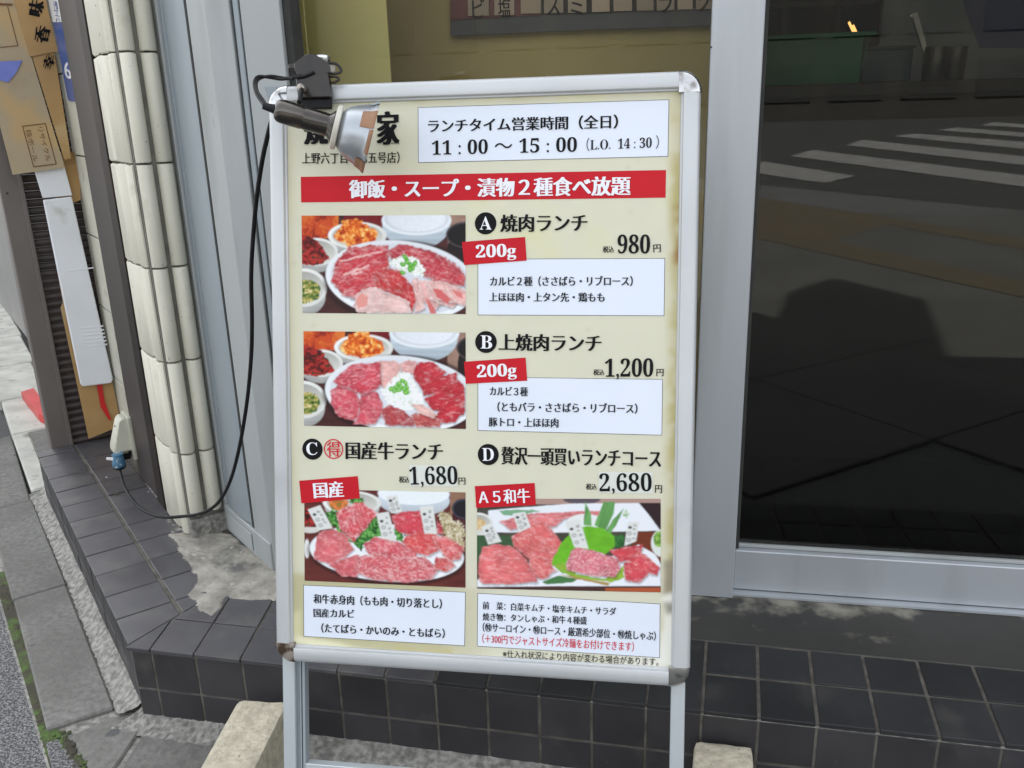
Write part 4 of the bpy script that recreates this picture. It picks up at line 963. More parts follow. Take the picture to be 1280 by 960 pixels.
W1 = W0+.0004
def label_poly(px, off, matl, nm, parent=None):
    parent = parent or poster
    P = [sg_px(x, y) + nn*off for x, y in px]; bm = bmesh.new(); bm.faces.new([bm.verts.new(p) for p in P[::-1]])
    return part(nm, bm, matl, parent)
def outline(px, off, t, matl, nm):
    """thin printed keyline"""
    P = [sg_px(x, y)+nn*off for x, y in px]; bm = bmesh.new(); n = len(P); c = sum(P, Vector())/n
    Qo = []
    for i in range(n):
        e1 = (P[i]-P[i-1]).normalized(); e2 = (P[(i+1) % n]-P[i]).normalized(); b1 = (e1-e2)
        Qo.append(P[i]+(b1*(t/max(b1.dot(b1)*.5**.5, .4))) * (1 if (c-P[i]).dot(-b1) > 0 else -1))
    a = [bm.verts.new(p) for p in P]; b = [bm.verts.new(q) for q in Qo]
    for i in range(n): bm.faces.new((a[i], a[(i+1) % n], b[(i+1) % n], b[i]))
    return part(nm, bm, matl, poster)
CR = {1: (360, 110, 4.923), 2: (600, 110, 4.571), 4: (590, 260, 5.12), 3: (370, 260, 5.565), 5: (370, 405, 5.565), 6: (590, 405, 5.12), 7: (370, 540, 4.8), 8: (590, 540, 4.8), 9: (370, 725, 5.565), 10: (590, 730, 4.741), 0: (0, 0, 1)}
def cp(c, x, y): a, b, s = CR[c]; return a+x/s, b+y/s
def TX(s, ca, xa, ya, cb_, xb_, yb_, h, matl='ink', thin=-.004, reps=4, dx=.013, off=None, parent=None, nm='lettering'):
    x0, y0 = cp(ca, xa, ya); x1, y1 = cp(cb_, xb_, yb_); hp = h/CR[ca][2]
    A = sg_px(x0, y0); B = sg_px(x1, y1); xm, ym = (x0+x1)/2, (y0+y1)/2
    H = (sg_px(xm, ym-hp/2)-sg_px(xm, ym+hp/2)).length
    return place_text(nm, s, A, B, H, uu if abs((B-A).normalized().dot(uu)) < .02 else nn.cross((B-A).normalized()), nn, off or W1+.0008, MT[matl], parent or poster, thin, reps, dx)
def whitebox(px):
    label_poly(px, W1, MT['boxpaper'], 'text_box'); outline(px, W1+.0001, .0009, MT['inkgrey'], 'box_outline')
def disc(c, x, y, r, matl, ring=False, nm='badge'):
    x, y = cp(c, x, y); r = r/CR[c][2]; ctr = sg_px(x, y); R_ = (sg_px(x+r, y)-ctr).length; bm = bmesh.new(); n = 36
    if ring:
        o_ = [bm.verts.new(ctr+nn*(W1+.0003)+(ru*math.cos(2*math.pi*k/n)+uu*math.sin(2*math.pi*k/n))*R_) for k in range(n)]
        i_ = [bm.verts.new(ctr+nn*(W1+.0003)+(ru*math.cos(2*math.pi*k/n)+uu*math.sin(2*math.pi*k/n))*R_*.88) for k in range(n)]
        for k in range(n): bm.faces.new((o_[k], o_[(k+1) % n], i_[(k+1) % n], i_[k]))
    else: bm.faces.new([bm.verts.new(ctr+nn*(W1+.0003)+(ru*math.cos(2*math.pi*k/n)+uu*math.sin(2*math.pi*k/n))*R_) for k in range(n)])
    return part(nm, bm, MT[matl], poster)
# header
TX('家', 1, 550, 252, 1, 692, 248, 205, reps=8, dx=.02, thin=.004)
TX('焼', 0, 381, 165, 0, 412, 164, 33, reps=8, dx=.02, thin=0)
TX('肉', 0, 418, 163, 0, 452, 162, 34, reps=8, dx=.02, thin=0)
TX(sb('Enuta'), 1, 625, 341, 1, 690, 341, 14, reps=1)
TX('上野六丁目（第五号店）', 1, 92, 436, 1, 692, 430, 70, thin=0)
whitebox([(523.7, 135.4), (835.8, 125.7), (834.5, 195.7), (524, 203.5)])
TX('ランチタイム営業時間（全日）', 1, 865, 238, 2, 790, 195, 84, thin=0, reps=5, dx=.016)
TX(sb('11 : 00 ～ 15 : 00'), 1, 890, 371, 2, 555, 325, 90, reps=1, thin=0)
TX(sb('（L.O.  14 : 30 ）'), 2, 610, 326, 2, 1022, 311, 76, reps=1, thin=-.003)
label_poly([(377, 221.5), (832.5, 213), (832, 247.5), (377.5, 253.5)], W1, MT['redink'], 'red_banner')
TX('御飯・スープ・漬物２種食べ放題', 1, 380, 625, 2, 862, 561, 115, 'whiteink', thin=0, reps=6, dx=.018)
# A
disc(4, 90, 100, 69, 'ink'); TX(sb('A'), 4, 52, 98, 4, 128, 98, 84, 'whiteink', reps=1, thin=0)
TX('焼肉ランチ', 4, 183, 100, 4, 740, 95, 112, reps=6, dx=.018, thin=-.003)
TX(sb('980'), 4, 932, 232, 4, 1140, 232, 122, thin=0, reps=2, dx=.01); TX('税込', 4, 838, 266, 4, 910, 266, 40, thin=0, reps=4, dx=.02); TX('円', 4, 1160, 261, 4, 1208, 258, 50, thin=0)
whitebox([cp(4, 42, 330), cp(4, 1232, 325), cp(4, 1227, 688), cp(4, 42, 683)])
TX('カルビ２種（ささばら・リブロース）', 4, 118, 470, 4, 1030, 468, 64, 'inkgrey', thin=0, reps=5, dx=.018)
TX('上ほほ肉・上タン先・鶏もも', 4, 113, 570, 4, 850, 572, 60, 'inkgrey', thin=0, reps=5, dx=.018)
W2 = W1+.0006
label_poly([cp(3, 1158, 238), cp(4, 342, 187), cp(4, 352, 338), cp(3, 1175, 398)], W2, MT['redink'], 'red_tag')
TX(sb('200g'), 4, 28, 290, 4, 285, 281, 105, 'whiteink', thin=0, reps=3, dx=.014, off=W2+.0004)
# B
disc(6, 92, 115, 69, 'ink'); TX(sb('B'), 6, 58, 114, 6, 132, 116, 84, 'whiteink', reps=1, thin=0)
TX('上焼肉ランチ', 6, 172, 116, 6, 830, 122, 108, reps=6, dx=.018, thin=-.003)
TX(sb('1,200'), 6, 852, 288, 6, 1160, 286, 136, thin=0, reps=2, dx=.01); TX('税込', 6, 778, 308, 6, 848, 308, 38, thin=0, reps=4, dx=.02); TX('円', 6, 1180, 310, 6, 1226, 310, 46, thin=0)
whitebox([cp(6, 42, 340), cp(6, 1218, 355), cp(6, 1213, 708), cp(6, 42, 678)])
TX('カルビ３種', 6, 116, 428, 6, 360, 432, 58, 'inkgrey', thin=0, reps=5, dx=.018)
TX('（ともバラ・ささばら・リブロース）', 6, 165, 528, 6, 1060, 540, 64, 'inkgrey', thin=0, reps=5, dx=.018)
TX('豚トロ・上ほほ肉', 6, 110, 624, 6, 556, 631, 60, 'inkgrey', thin=0, reps=5, dx=.018)
label_poly([cp(5, 1172, 262), cp(6, 345, 214), cp(6, 356, 362), cp(5, 1185, 415)], W2, MT['redink'], 'red_tag')
TX(sb('200g'), 6, 35, 312, 6, 288, 301, 103, 'whiteink', thin=0, reps=3, dx=.014, off=W2+.0004)
# C
disc(7, 104, 101, 61, 'ink'); TX(sb('C'), 7, 68, 98, 7, 134, 98, 76, 'whiteink', reps=1, thin=0)
disc(7, 230, 100, 58, 'redtext', True); TX('得', 7, 190, 100, 7, 272, 100, 88, 'redtext', thin=0, reps=4, dx=.014)
TX('国産牛ランチ', 7, 302, 108, 7, 885, 116, 105, reps=6, dx=.018, thin=-.003)
label_poly([cp(7, 684, 197), cp(7, 968, 200), cp(7, 970, 325), cp(7, 686, 322)], W1, MT['patch'], 'price_sticker')
TX(sb('1,680'), 7, 685, 268, 7, 972, 264, 126, thin=0, reps=1); TX('税込', 7, 622, 282, 7, 684, 283, 38, thin=0, reps=4, dx=.02); TX('円', 7, 978, 292, 7, 1020, 292, 42, thin=0)
label_poly([cp(7, 25, 290), cp(7, 375, 262), cp(7, 388, 395), cp(7, 38, 425)], W2, MT['redink'], 'red_tag')
TX('国産', 7, 110, 348, 7, 292, 339, 95, 'whiteink', thin=0, reps=6, dx=.018, off=W2+.0004)
# D
disc(8, 100, 133, 63, 'ink'); TX(sb('D'), 8, 64, 132, 8, 134, 132, 76, 'whiteink', reps=1, thin=0)
TX('贅沢一頭買いランチコース', 8, 178, 138, 8, 1135, 158, 108, reps=6, dx=.018, thin=0)
label_poly([cp(8, 760, 236), cp(8, 1084, 240), cp(8, 1083, 366), cp(8, 760, 360)], W1, MT['patch'], 'price_sticker')
TX(sb('2,680'), 8, 765, 308, 8, 1078, 306, 126, thin=0, reps=1); TX('税込', 8, 685, 325, 8, 750, 325, 36, thin=0, reps=4, dx=.02); TX('円', 8, 1098, 338, 8, 1140, 340, 46, thin=0)
label_poly([cp(8, 20, 322), cp(8, 378, 303), cp(8, 385, 435), cp(8, 28, 452)], W2, MT['redink'], 'red_tag')
TX('Ａ５和牛', 8, 42, 388, 8, 350, 378, 86, 'whiteink', thin=0, reps=5, dx=.016, off=W2+.0004)
whitebox([cp(9, 60, 33), cp(9, 1180, 82), cp(9, 1174, 450), cp(9, 62, 385)])
TX('和牛赤身肉（もも肉・切り落とし）', 9, 128, 124, 9, 1020, 160, 68, 'inkgrey', thin=0, reps=5, dx=.018)
TX('国産カルビ', 9, 128, 222, 9, 412, 230, 60, 'inkgrey', thin=0, reps=5, dx=.018)
TX('（たてばら・かいのみ・ともばら）', 9, 182, 327, 9, 1040, 366, 66, 'inkgrey', thin=0, reps=5, dx=.018)
whitebox([cp(10, 38, 52), cp(10, 1113, 115), cp(10, 1110, 430), cp(10, 35, 362)])
TX('前　菜：白菜キムチ・塩辛キムチ・サラダ', 10, 66, 121, 10, 855, 158, 46, 'inkgrey', thin=0, reps=4, dx=.018)
TX('焼き物：タンしゃぶ・和牛４種盛', 10, 66, 188, 10, 682, 212, 46, 'inkgrey', thin=0, reps=4, dx=.018)
TX('（㊕サーロイン・㊕ロース・厳選希少部位・㊕焼しゃぶ）', 10, 66, 250, 10, 1090, 303, 54, 'inkgrey', thin=0, reps=4, dx=.018)
TX('（＋300円でジャストサイズ冷麺をお付けできます）', 10, 64, 316, 10, 960, 366, 56, 'redtext', thin=0, reps=3, dx=.012)
TX('※仕入れ状況により内容が変わる場合があります。', 10, 185, 407, 10, 1105, 456, 46, thin=0, reps=2, dx=.012)

# ---- printed food photographs
W3 = W1+.0002
def photo(P, c, quad, nm='food_photo'):
    (x0, y0), (x1, y1) = (P.X.min(), P.Y.min()), (P.X.max(), P.Y.max())
    def f(x, y):
        u = (x-x0)/(x1-x0); v = (y-y0)/(y1-y0)
        a = (1-u)*(1-v); b = u*(1-v); c2 = u*v; d = (1-u)*v
        X_ = a*quad[0][0]+b*quad[1][0]+c2*quad[2][0]+d*quad[3][0]; Y_ = a*quad[0][1]+b*quad[1][1]+c2*quad[2][1]+d*quad[3][1]
        return sg_px(*cp(c, X_, Y_))+nn*W3
    return P.mesh(f, wloc(poster), nm, poster, MT['print'])
red = rgb(196, 62, 74); pink = rgb(222, 128, 132); fat = rgb(240, 205, 200); white = rgb(232, 236, 240)
KIM = [rgb(150, 40, 15), rgb(214, 90, 25), rgb(236, 150, 60), rgb(246, 205, 130)]
CHI = [rgb(40, 18, 15), rgb(110, 22, 22), rgb(190, 50, 45), rgb(60, 50, 35)]
GRN = [rgb(45, 80, 30), rgb(90, 120, 50), rgb(190, 170, 90), rgb(225, 215, 170)]
def common(P, dx=0, dy=0, sx=1.0):
    """side dishes at the top left and rice bowl"""
    P.C[:] = rgb(70, 36, 34)*(.7+.6*fbm(P.X/120, P.Y/30, 31))[..., None]
    P.strands(((P.X < 300+dx) & (P.Y < 215+dy))*1.0, [rgb(130, 30, 20), rgb(196, 70, 30), rgb(214, 120, 50)], 5, 26)
    P.fill(((P.X > 340+dx) & (P.X < 612+dx) & (P.Y < 140+dy))*1.0, rgb(110, 20, 26)*(.7+.6*fbm(P.X/20, P.Y/60, 33))[..., None])
    P.fill(((P.X > 1060) & (P.Y < 420))*1.0, rgb(150, 120, 105)*(.8+.4*fbm(P.X/60, P.Y/20, 35))[..., None])
    # rice bowl
    m, r, u, v = P.ell(840+dx*1.2, 120+dy, 235, 170); P.fill(m*(P.Y > 60+dy), rgb(190, 204, 214)*(1-.35*np.clip(v, 0, 1)-.05*np.sin(P.Y/7))[..., None])
    m, r, u, v = P.ell(843+dx*1.2, 90+dy, 243, 105); P.fill(m, rgb(222, 228, 233))
    m, r, u, v = P.ell(843+dx*1.2, 78+dy, 222, 98); P.fill(m, rgb(226, 231, 238)*(.86+.2*fbm(P.X/9, P.Y/7, 36)+.05*u)[..., None]*(1-.25*np.clip((r-.86)/.14, 0, 1))[..., None])
    # black soup bowl
    m, r, u, v = P.ell(1185+dx*1.6, 320+dy, 130, 200); P.fill(m*(P.Y > 180+dy), rgb(30, 22, 24))
    m, r, u, v = P.ell(1185+dx*1.6, 190+dy, 138, 90); P.fill(m, rgb(74, 66, 68)); m, r, u, v = P.ell(1187+dx*1.6, 192+dy, 128, 80); P.fill(m, rgb(22, 18, 19))
    # kimchi
    P.bowl(430+dx, 195+dy, 205, 95); m, r, u, v = P.ell(425+dx, 195+dy, 150, 75, 0, 20, 4); P.strands(m, KIM, 41, 13)
    m = P.sdf([(300+dx, 200+dy), (325+dx, 100+dy), (400+dx, 78+dy), (455+dx, 85+dy), (505+dx, 150+dy), (560+dx, 225+dy), (420+dx, 265+dy)], 18, 6)/P.px+.5; P.strands(m, KIM, 47, 13)
    P.bowl(140+dx*.8, 310+dy, 155, 98); m = P.sdf([(-10, 190+dy), (60, 190+dy), (130+dx, 215+dy), (190+dx, 290+dy), (235+dx, 360+dy), (150+dx, 400+dy), (-10, 405+dy)], 16, 8)/P.px+.5; P.strands(m, CHI, 51, 14)
    P.bowl(50, 560+dy*.6, 165, 135); m, r, u, v = P.ell(60, 585+dy*.6, 112, 85, 0, 14, 10); P.strands(m, GRN, 57, 9)
# A
P = Paint(42, 55, 1185, 738, 300, 180); common(P)
m, r, u, v = P.ell(735, 520, 540, 290); P.fill(np.clip((1.03-r)*20, 0, 1)*.8, rgb(40, 20, 20))
m, r, u, v = P.ell(732, 508, 528, 276, 6); P.fill(m, white*(.95+.08*v)[..., None]); m, r, u, v = P.ell(732, 502, 492, 246, 6); P.fill(m, rgb(208, 212, 220))
P.meat([(300, 350), (370, 275), (520, 262), (640, 262), (660, 400), (560, 560), (420, 640), (330, 620), (245, 520), (262, 420)], red, fat, .55, 40, -18, 61, 16)
P.meat([(640, 300), (700, 258), (800, 265), (930, 300), (1040, 340), (1130, 410), (1183, 470), (1180, 548), (1030, 545), (900, 480), (760, 400), (660, 350)], rgb(190, 62, 76), fat, .45, 30, 25, 67, 14)
P.meat([(530, 450), (620, 412), (720, 440), (830, 560), (850, 640), (800, 735), (700, 620), (560, 555)], rgb(200, 58, 62), fat, .4, 34, 60, 71, 12)
for k, (a, b) in enumerate((((300, 375), (600, 300)), ((330, 470), (510, 400)), ((390, 470), (460, 440)))):
    P.fill(np.clip(6-P.sdf([a, b, (b[0]+2, b[1]+5)], 14, 80+k)*-1, 0, 1)*.7, fat)
P.meat([(410, 620), (460, 565), (560, 560), (680, 610), (790, 650), (805, 735), (430, 735), (400, 690)], rgb(236, 208, 202), rgb(248, 240, 236), .5, 40, 10, 73, 12)
P.poly([(410, 640), (455, 600), (500, 620), (490, 690), (430, 700)], rgb(222, 150, 140), 12, 3)
for k, (x0, x1, xe) in enumerate(((810, 850, 830), (850, 905, 960), (905, 960, 1090), (960, 1010, 1180))):
    P.meat([(x0, 500+k*4), (x1, 490+k*6), (xe+70, 700-k*35), (xe, 738-k*20), (x0+30, 640)], rgb(232, 190, 184), rgb(246, 232, 226), .8, 22, 62, 75+k, 9, .9)
P.poly([(960, 560), (1010, 570), (1080, 640), (1050, 665), (985, 620)], rgb(206, 100, 100), 8, 3); P.poly([(1090, 570), (1160, 590), (1170, 630), (1110, 610)], rgb(214, 120, 118), 8, 5)
P.poly([(905, 620), (945, 660), (980, 735), (930, 735)], rgb(206, 110, 106), 8, 6)
m = P.sdf([(640, 385), (700, 350), (760, 332), (850, 350), (900, 440), (880, 480), (820, 470), (700, 420)], 20, 13, 14)/P.px+.5; P.strands(m, [rgb(190, 196, 170), rgb(232, 238, 232), rgb(248, 250, 248)], 83, 6)
for x, y in ((770, 360), (745, 395), (800, 400), (830, 390), (795, 430), (745, 452), (775, 380), (815, 420), (760, 345)):
    m, r, u, v = P.ell(x, y, 21, 15, x, 5, 3); P.fill(m, rgb(80, 160, 50)); m, r, u, v = P.ell(x+2, y-1, 9, 6, x); P.fill(m*.7, rgb(160, 215, 110))
photo(P, 3, ((45, 55), (1183, 52), (1184, 738), (52, 730)))
# B
P = Paint(58, 50, 1185, 728, 300, 180); common(P, 46, -32)
m, r, u, v = P.ell(735, 500, 545, 290); P.fill(np.clip((1.03-r)*20, 0, 1)*.8, rgb(40, 20, 20))
m, r, u, v = P.ell(735, 490, 530, 272, 4); P.fill(m, white*(.95+.08*v)[..., None]); m, r, u, v = P.ell(735, 486, 494, 240, 4); P.fill(m, rgb(212, 216, 224))
pk = rgb(206, 84, 98)
P.meat([(580, 260), (680, 255), (735, 280), (720, 420), (640, 480), (590, 420)], rgb(236, 190, 184), rgb(246, 225, 220), .6, 30, 30, 91, 10)
P.meat([(735, 270), (790, 245), (850, 262), (830, 350), (740, 330)], rgb(232, 176, 172), rgb(246, 225, 220), .6, 30, 30, 92, 10)
P.meat([(245, 470), (300, 430), (420, 470), (455, 560), (440, 640), (400, 690), (300, 660), (240, 570)], pk, rgb(238, 176, 184), .6, 26, 20, 93, 12)
P.meat([(450, 500), (560, 470), (605, 560), (600, 640), (550, 712), (400, 712), (440, 640)], pk*1.02, rgb(238, 176, 184), .6, 26, 50, 94, 12)
P.meat([(258, 405), (330, 330), (400, 280), (590, 268), (600, 430), (540, 470), (470, 500), (390, 460), (300, 440)], rgb(204, 70, 86), rgb(240, 180, 188), .7, 30, -15, 95, 12)
for k, p in enumerate(([(830, 300), (870, 255), (960, 262), (1050, 330), (960, 400), (870, 440), (818, 360)], [(870, 430), (980, 370), (1125, 330), (1110, 400), (980, 480), (890, 500)], [(900, 520), (1000, 460), (1130, 380), (1180, 440), (1150, 560), (1040, 620), (950, 600)], [(960, 650), (1040, 560), (1180, 470), (1183, 600), (1110, 680), (1010, 690)])):
    P.meat(p, rgb(192, 48, 62), rgb(226, 130, 136), .35, 26, -40+10*k, 96+k, 10, .35)
P.meat([(600, 600), (650, 570), (760, 610), (830, 680), (820, 715), (620, 712)], rgb(176, 70, 74), rgb(226, 160, 160), .4, 30, 20, 103, 12)
P.meat([(800, 640), (900, 610), (1020, 680), (1000, 718), (840, 716)], rgb(190, 84, 84), rgb(240, 200, 190), .5, 30, 20, 104, 12)
m = P.sdf([(690, 370), (740, 330), (800, 350), (880, 500), (880, 570), (780, 610), (640, 560), (600, 470)], 24, 13, 18)/P.px+.5; P.strands(m, [rgb(205, 212, 200), rgb(236, 242, 238), rgb(250, 252, 250)], 84, 7)
P.meat([(800, 560), (880, 560), (980, 630), (960, 660), (860, 620)], rgb(238, 200, 190), rgb(246, 235, 226), .6, 20, 30, 105, 10)
for x, y in ((745, 395), (720, 415), (765, 410), (735, 435), (775, 440), (700, 440), (690, 470), (755, 455), (780, 470), (665, 455), (720, 462), (765, 480)):
    m, r, u, v = P.ell(x, y, 20, 15, x, 4, 3); P.fill(m, rgb(92, 168, 62)); m, r, u, v = P.ell(x+1, y-1, 9, 7, x); P.fill(m*.7, rgb(170, 220, 120))
photo(P, 5, ((58, 50), (1183, 60), (1185, 728), (62, 705)))
# paper name slips in the platters
def slip(P, q, big, small, seed):
    P.poly(q, rgb(216, 218, 214)); cx = sum(p[0] for p in q)/4; cy = sum(p[1] for p in q)/4
    ax = ((q[1][0]-q[0][0])/2, (q[1][1]-q[0][1])/2); ay = ((q[3][0]-q[0][0])/2, (q[3][1]-q[0][1])/2)
    def at(u, v): return cx+ax[0]*u+ay[0]*v, cy+ax[1]*u+ay[1]*v
    x, y = at(-.45, -.45); m, r, u, v = P.ell(x, y, 11, 9); P.fill(m, rgb(60, 62, 66))
    for v0 in (0, .55):
        x, y = at(-.4, v0+.05); m1 = P.ell(x, y, 14, 12)[0]; m2 = P.ell(x, y, 10, 8)[0]; P.fill((m1-m2)*.8, rgb(90, 92, 96))
        m, r, u, v = P.ell(x, y, 4, 4); P.fill(m*.6, rgb(90, 92, 96))
    for v0 in (-.6, -.25, .15, .5):
        x, y = at(.4, v0); m, r, u, v = P.ell(x, y, 9, 8, 20, 12, seed+int(v0*10)); P.fill(m*.6, rgb(70, 72, 76)); m, r, u, v = P.ell(x+1, y, 4, 3); P.fill(m*.7, rgb(216, 218, 214))
# C
P = Paint(55, 340, 1020, 925, 280, 170)
P.C[:] = rgb(96, 44, 40)*(.7+.6*fbm(P.X/140, P.Y/30, 31))[..., None]
m, r, u, v = P.ell(710, 395, 215, 100); P.fill(m*(P.Y > 350), rgb(200, 210, 218)*(1-.3*np.clip(v, 0, 1))[..., None]); m, r, u, v = P.ell(710, 355, 215, 70); P.fill(m, rgb(230, 236, 244)*(.94+.1*fbm(P.X/9, P.Y/7, 36))[..., None])
P.bowl(340, 420, 175, 75); m, r, u, v = P.ell(260, 430, 60, 45, 0, 14, 4); P.strands(m, [rgb(90, 120, 50), rgb(210, 110, 50), rgb(226, 160, 110)], 41, 13)
m, r, u, v = P.ell(60, 540, 110, 75, 20); P.fill(m, rgb(208, 206, 200)); m, r, u, v = P.ell(55, 520, 95, 60, 20, 10, 3); P.strands(m, CHI, 44, 12)
P.fill(((P.X > 930) & (P.Y < 600))*1.0, rgb(140, 104, 84)*(.8+.4*fbm(P.X/60, P.Y/20, 35))[..., None])
m, r, u, v = P.ell(1020, 520, 86, 110); P.fill(m, rgb(70, 26, 34)); m, r, u, v = P.ell(1010, 440, 72, 62); P.fill(m, rgb(60, 62, 76)); m, r, u, v = P.ell(1010, 442, 62, 52); P.fill(m, rgb(28, 26, 34))
m = P.sdf([(860, 480), (900, 460), (1015, 560), (1018, 690), (900, 640)], 30, 8, 16)/P.px+.5; P.strands(m, [rgb(120, 100, 60), rgb(190, 176, 140), rgb(226, 220, 200)], 46, 7)
m, r, u, v = P.ell(70, 720, 16, 60); P.fill(m, rgb(225, 226, 225))
m, r, u, v = P.ell(548, 742, 470, 186, 2); P.fill(np.clip((1.04-r)*20, 0, 1)*.7, rgb(44, 20, 20)); m, r, u, v = P.ell(548, 728, 462, 180, 2); P.fill(m, rgb(236, 240, 245)*(.96+.06*v)[..., None])
PAR = [rgb(18, 50, 22), rgb(46, 104, 44), rgb(90, 160, 76), rgb(130, 190, 100)]
for pts in ([(180, 480), (240, 470), (380, 660), (370, 700), (270, 620), (200, 540)], [(470, 510), (540, 540), (520, 620), (430, 660), (400, 730), (360, 690), (385, 600)], [(590, 570), (650, 600), (650, 660), (600, 640)], [(340, 380), (420, 400), (400, 430), (330, 420)]):
    P.strands(P.sdf(pts, 18, 12, 14)/P.px+.5, PAR, 61, 7)
slip(P, [(75, 470), (150, 440), (225, 585), (140, 600)], '', '', 3)
slip(P, [(545, 375), (610, 365), (640, 470), (575, 480)], '', '', 4)
beefp = rgb(212, 92, 104)
P.meat([(245, 490), (310, 440), (395, 408), (450, 450), (495, 480), (440, 560), (370, 640), (350, 670), (270, 590)], rgb(214, 86, 96), rgb(246, 206, 206), .95, 17, 70, 111, 10, .7)
P.meat([(575, 500), (640, 470), (740, 455), (780, 520), (770, 600), (660, 610), (610, 590)], rgb(206, 66, 82), rgb(238, 150, 156), .6, 12, 20, 112, 8)
P.meat([(850, 520), (885, 560), (885, 600), (850, 600)], rgb(206, 70, 84), rgb(238, 160, 160), .6, 12, 20, 113, 6)
P.meat([(660, 620), (740, 590), (850, 600), (860, 700), (800, 740), (700, 720), (640, 660)], rgb(222, 84, 86), rgb(244, 190, 186), .7, 18, 20, 114, 9)
P.meat([(820, 620), (900, 610), (1010, 680), (990, 750), (920, 770), (860, 700)], rgb(222, 104, 108), rgb(246, 206, 200), .8, 18, 30, 115, 9)
P.meat([(140, 610), (230, 590), (300, 620), (350, 710), (290, 770), (200, 815), (110, 780), (120, 700)], rgb(222, 116, 122), rgb(240, 178, 180), .7, 24, 30, 116, 9)
P.meat([(200, 815), (300, 770), (380, 740), (400, 800), (370, 885), (280, 890)], rgb(216, 104, 112), rgb(240, 178, 180), .7, 20, 20, 117, 9)
P.meat([(410, 680), (480, 630), (600, 650), (720, 720), (740, 780), (600, 770), (440, 740)], rgb(214, 88, 100), rgb(246, 200, 202), .95, 18, 35, 118, 9)
P.meat([(370, 760), (480, 735), (640, 760), (780, 740), (860, 820), (820, 880), (680, 910), (460, 900), (380, 860)], rgb(216, 98, 108), rgb(248, 214, 212), 1.0, 16, 10, 119, 9)
P.meat([(840, 740), (920, 750), (960, 790), (900, 835), (830, 820)], rgb(220, 96, 98), rgb(246, 206, 200), .8, 16, 40, 120, 8)
slip(P, [(485, 485), (560, 470), (605, 655), (520, 640)], '', '', 5); slip(P, [(745, 435), (825, 425), (850, 600), (775, 600)], '', '', 6)
photo(P, 7, ((55, 340), (1020, 360), (1020, 930), (57, 888)))
# D
P = Paint(33, 375, 1132, 955, 300, 175)
P.C[:] = rgb(70, 66, 58)*(.7+.6*fbm(P.X/140, P.Y/30, 31))[..., None]
P.fill((P.Y < 410)*1.0, rgb(170, 140, 130)); m, r, u, v = P.ell(660, 380, 110, 28); P.fill(m, rgb(90, 80, 90))
P.poly([(100, 450), (300, 430), (600, 405), (1010, 402), (1128, 570), (1050, 575), (500, 590), (100, 590)], rgb(226, 230, 236), 2, 1)
P.poly([(1000, 400), (1132, 400), (1132, 560)], rgb(46, 30, 34)); P.poly([(160, 455), (260, 445), (420, 450), (340, 470), (200, 480)], rgb(120, 165, 130), 8, 3)
P.meat([(165, 520), (350, 470), (700, 450), (775, 452), (760, 480), (560, 500), (500, 550), (230, 575)], rgb(222, 130, 132), rgb(240, 180, 180), .6, 30, 0, 121, 6)
m, r, u, v = P.ell(680, 540, 120, 70); P.fill(m, rgb(224, 228, 226)); P.bowl(40, 540, 90, 75); m, r, u, v = P.ell(45, 540, 40, 35, 0, 8, 3); P.strands(m, [rgb(190, 150, 90), rgb(220, 200, 160)], 3, 8)
m, r, u, v = P.ell(1140, 650, 66, 85); P.fill(m, rgb(215, 220, 216)); m, r, u, v = P.ell(1120, 620, 40, 50, 0, 8, 3); P.strands(m, [rgb(70, 120, 40), rgb(150, 190, 90)], 3, 8)
P.fill(((P.X > 960) & (P.Y > 580) & (P.Y < 760))*1.0, rgb(110, 50, 30)); m, r, u, v = P.ell(1140, 650, 66, 85); P.fill(m, rgb(215, 220, 216)); m, r, u, v = P.ell(1125, 625, 40, 50, 0, 8, 3); P.strands(m, [rgb(70, 120, 40), rgb(150, 190, 90)], 3, 8)
P.fill(((P.X < 250) & (P.Y > 610) & (P.Y < 780))*1.0, rgb(60, 90, 60)*(.6+.7*fbm(P.X/9, P.Y/9, 5))[..., None])
P.poly([(33, 900), (200, 780), (700, 800), (1000, 660), (1100, 720), (1132, 780), (1132, 918), (500, 930), (33, 948)], rgb(228, 232, 238), 2, 2)
P.poly([(33, 945), (500, 930), (1132, 915), (1132, 955), (33, 955)], rgb(70, 44, 40)); P.poly([(800, 935), (1132, 925), (1132, 955), (800, 955)], rgb(170, 84, 50))
LEAF = [rgb(60, 120, 50), rgb(110, 165, 90), rgb(160, 205, 140)]
for pts in ([(670, 540), (680, 395), (715, 470), (720, 545)], [(735, 540), (790, 395), (858, 395), (850, 470), (800, 580)], [(800, 580), (850, 500), (912, 432), (880, 510), (830, 600)]):
    d = P.sdf(pts, 3, 3); P.fill(d/P.px+.5, rgb(96, 150, 84)*(.7+.7*vn(P.X/9+P.Y/30, P.Y/200, 3))[..., None])
P.strands(P.sdf([(830, 610), (900, 590), (930, 640), (900, 690), (850, 680)], 16, 3)/P.px+.5, [rgb(24, 60, 30), rgb(60, 120, 60)], 5, 7)
m = P.sdf([(905, 470), (925, 430), (945, 480), (920, 495)], 12, 3, 10)/P.px+.5; P.strands(m, [rgb(90, 150, 70), rgb(230, 236, 226)], 5, 6)
P.meat([(240, 620), (300, 580), (380, 525), (440, 530), (510, 610), (540, 660), (480, 800), (510, 830), (430, 890), (380, 880), (340, 760), (250, 680)], rgb(222, 112, 112), rgb(244, 190, 186), .7, 24, 40, 131, 9)
P.meat([(35, 850), (60, 690), (150, 665), (250, 685), (330, 760), (390, 880), (400, 905), (250, 925), (60, 922)], rgb(224, 118, 120), rgb(240, 170, 168), .6, 30, 20, 132, 9)
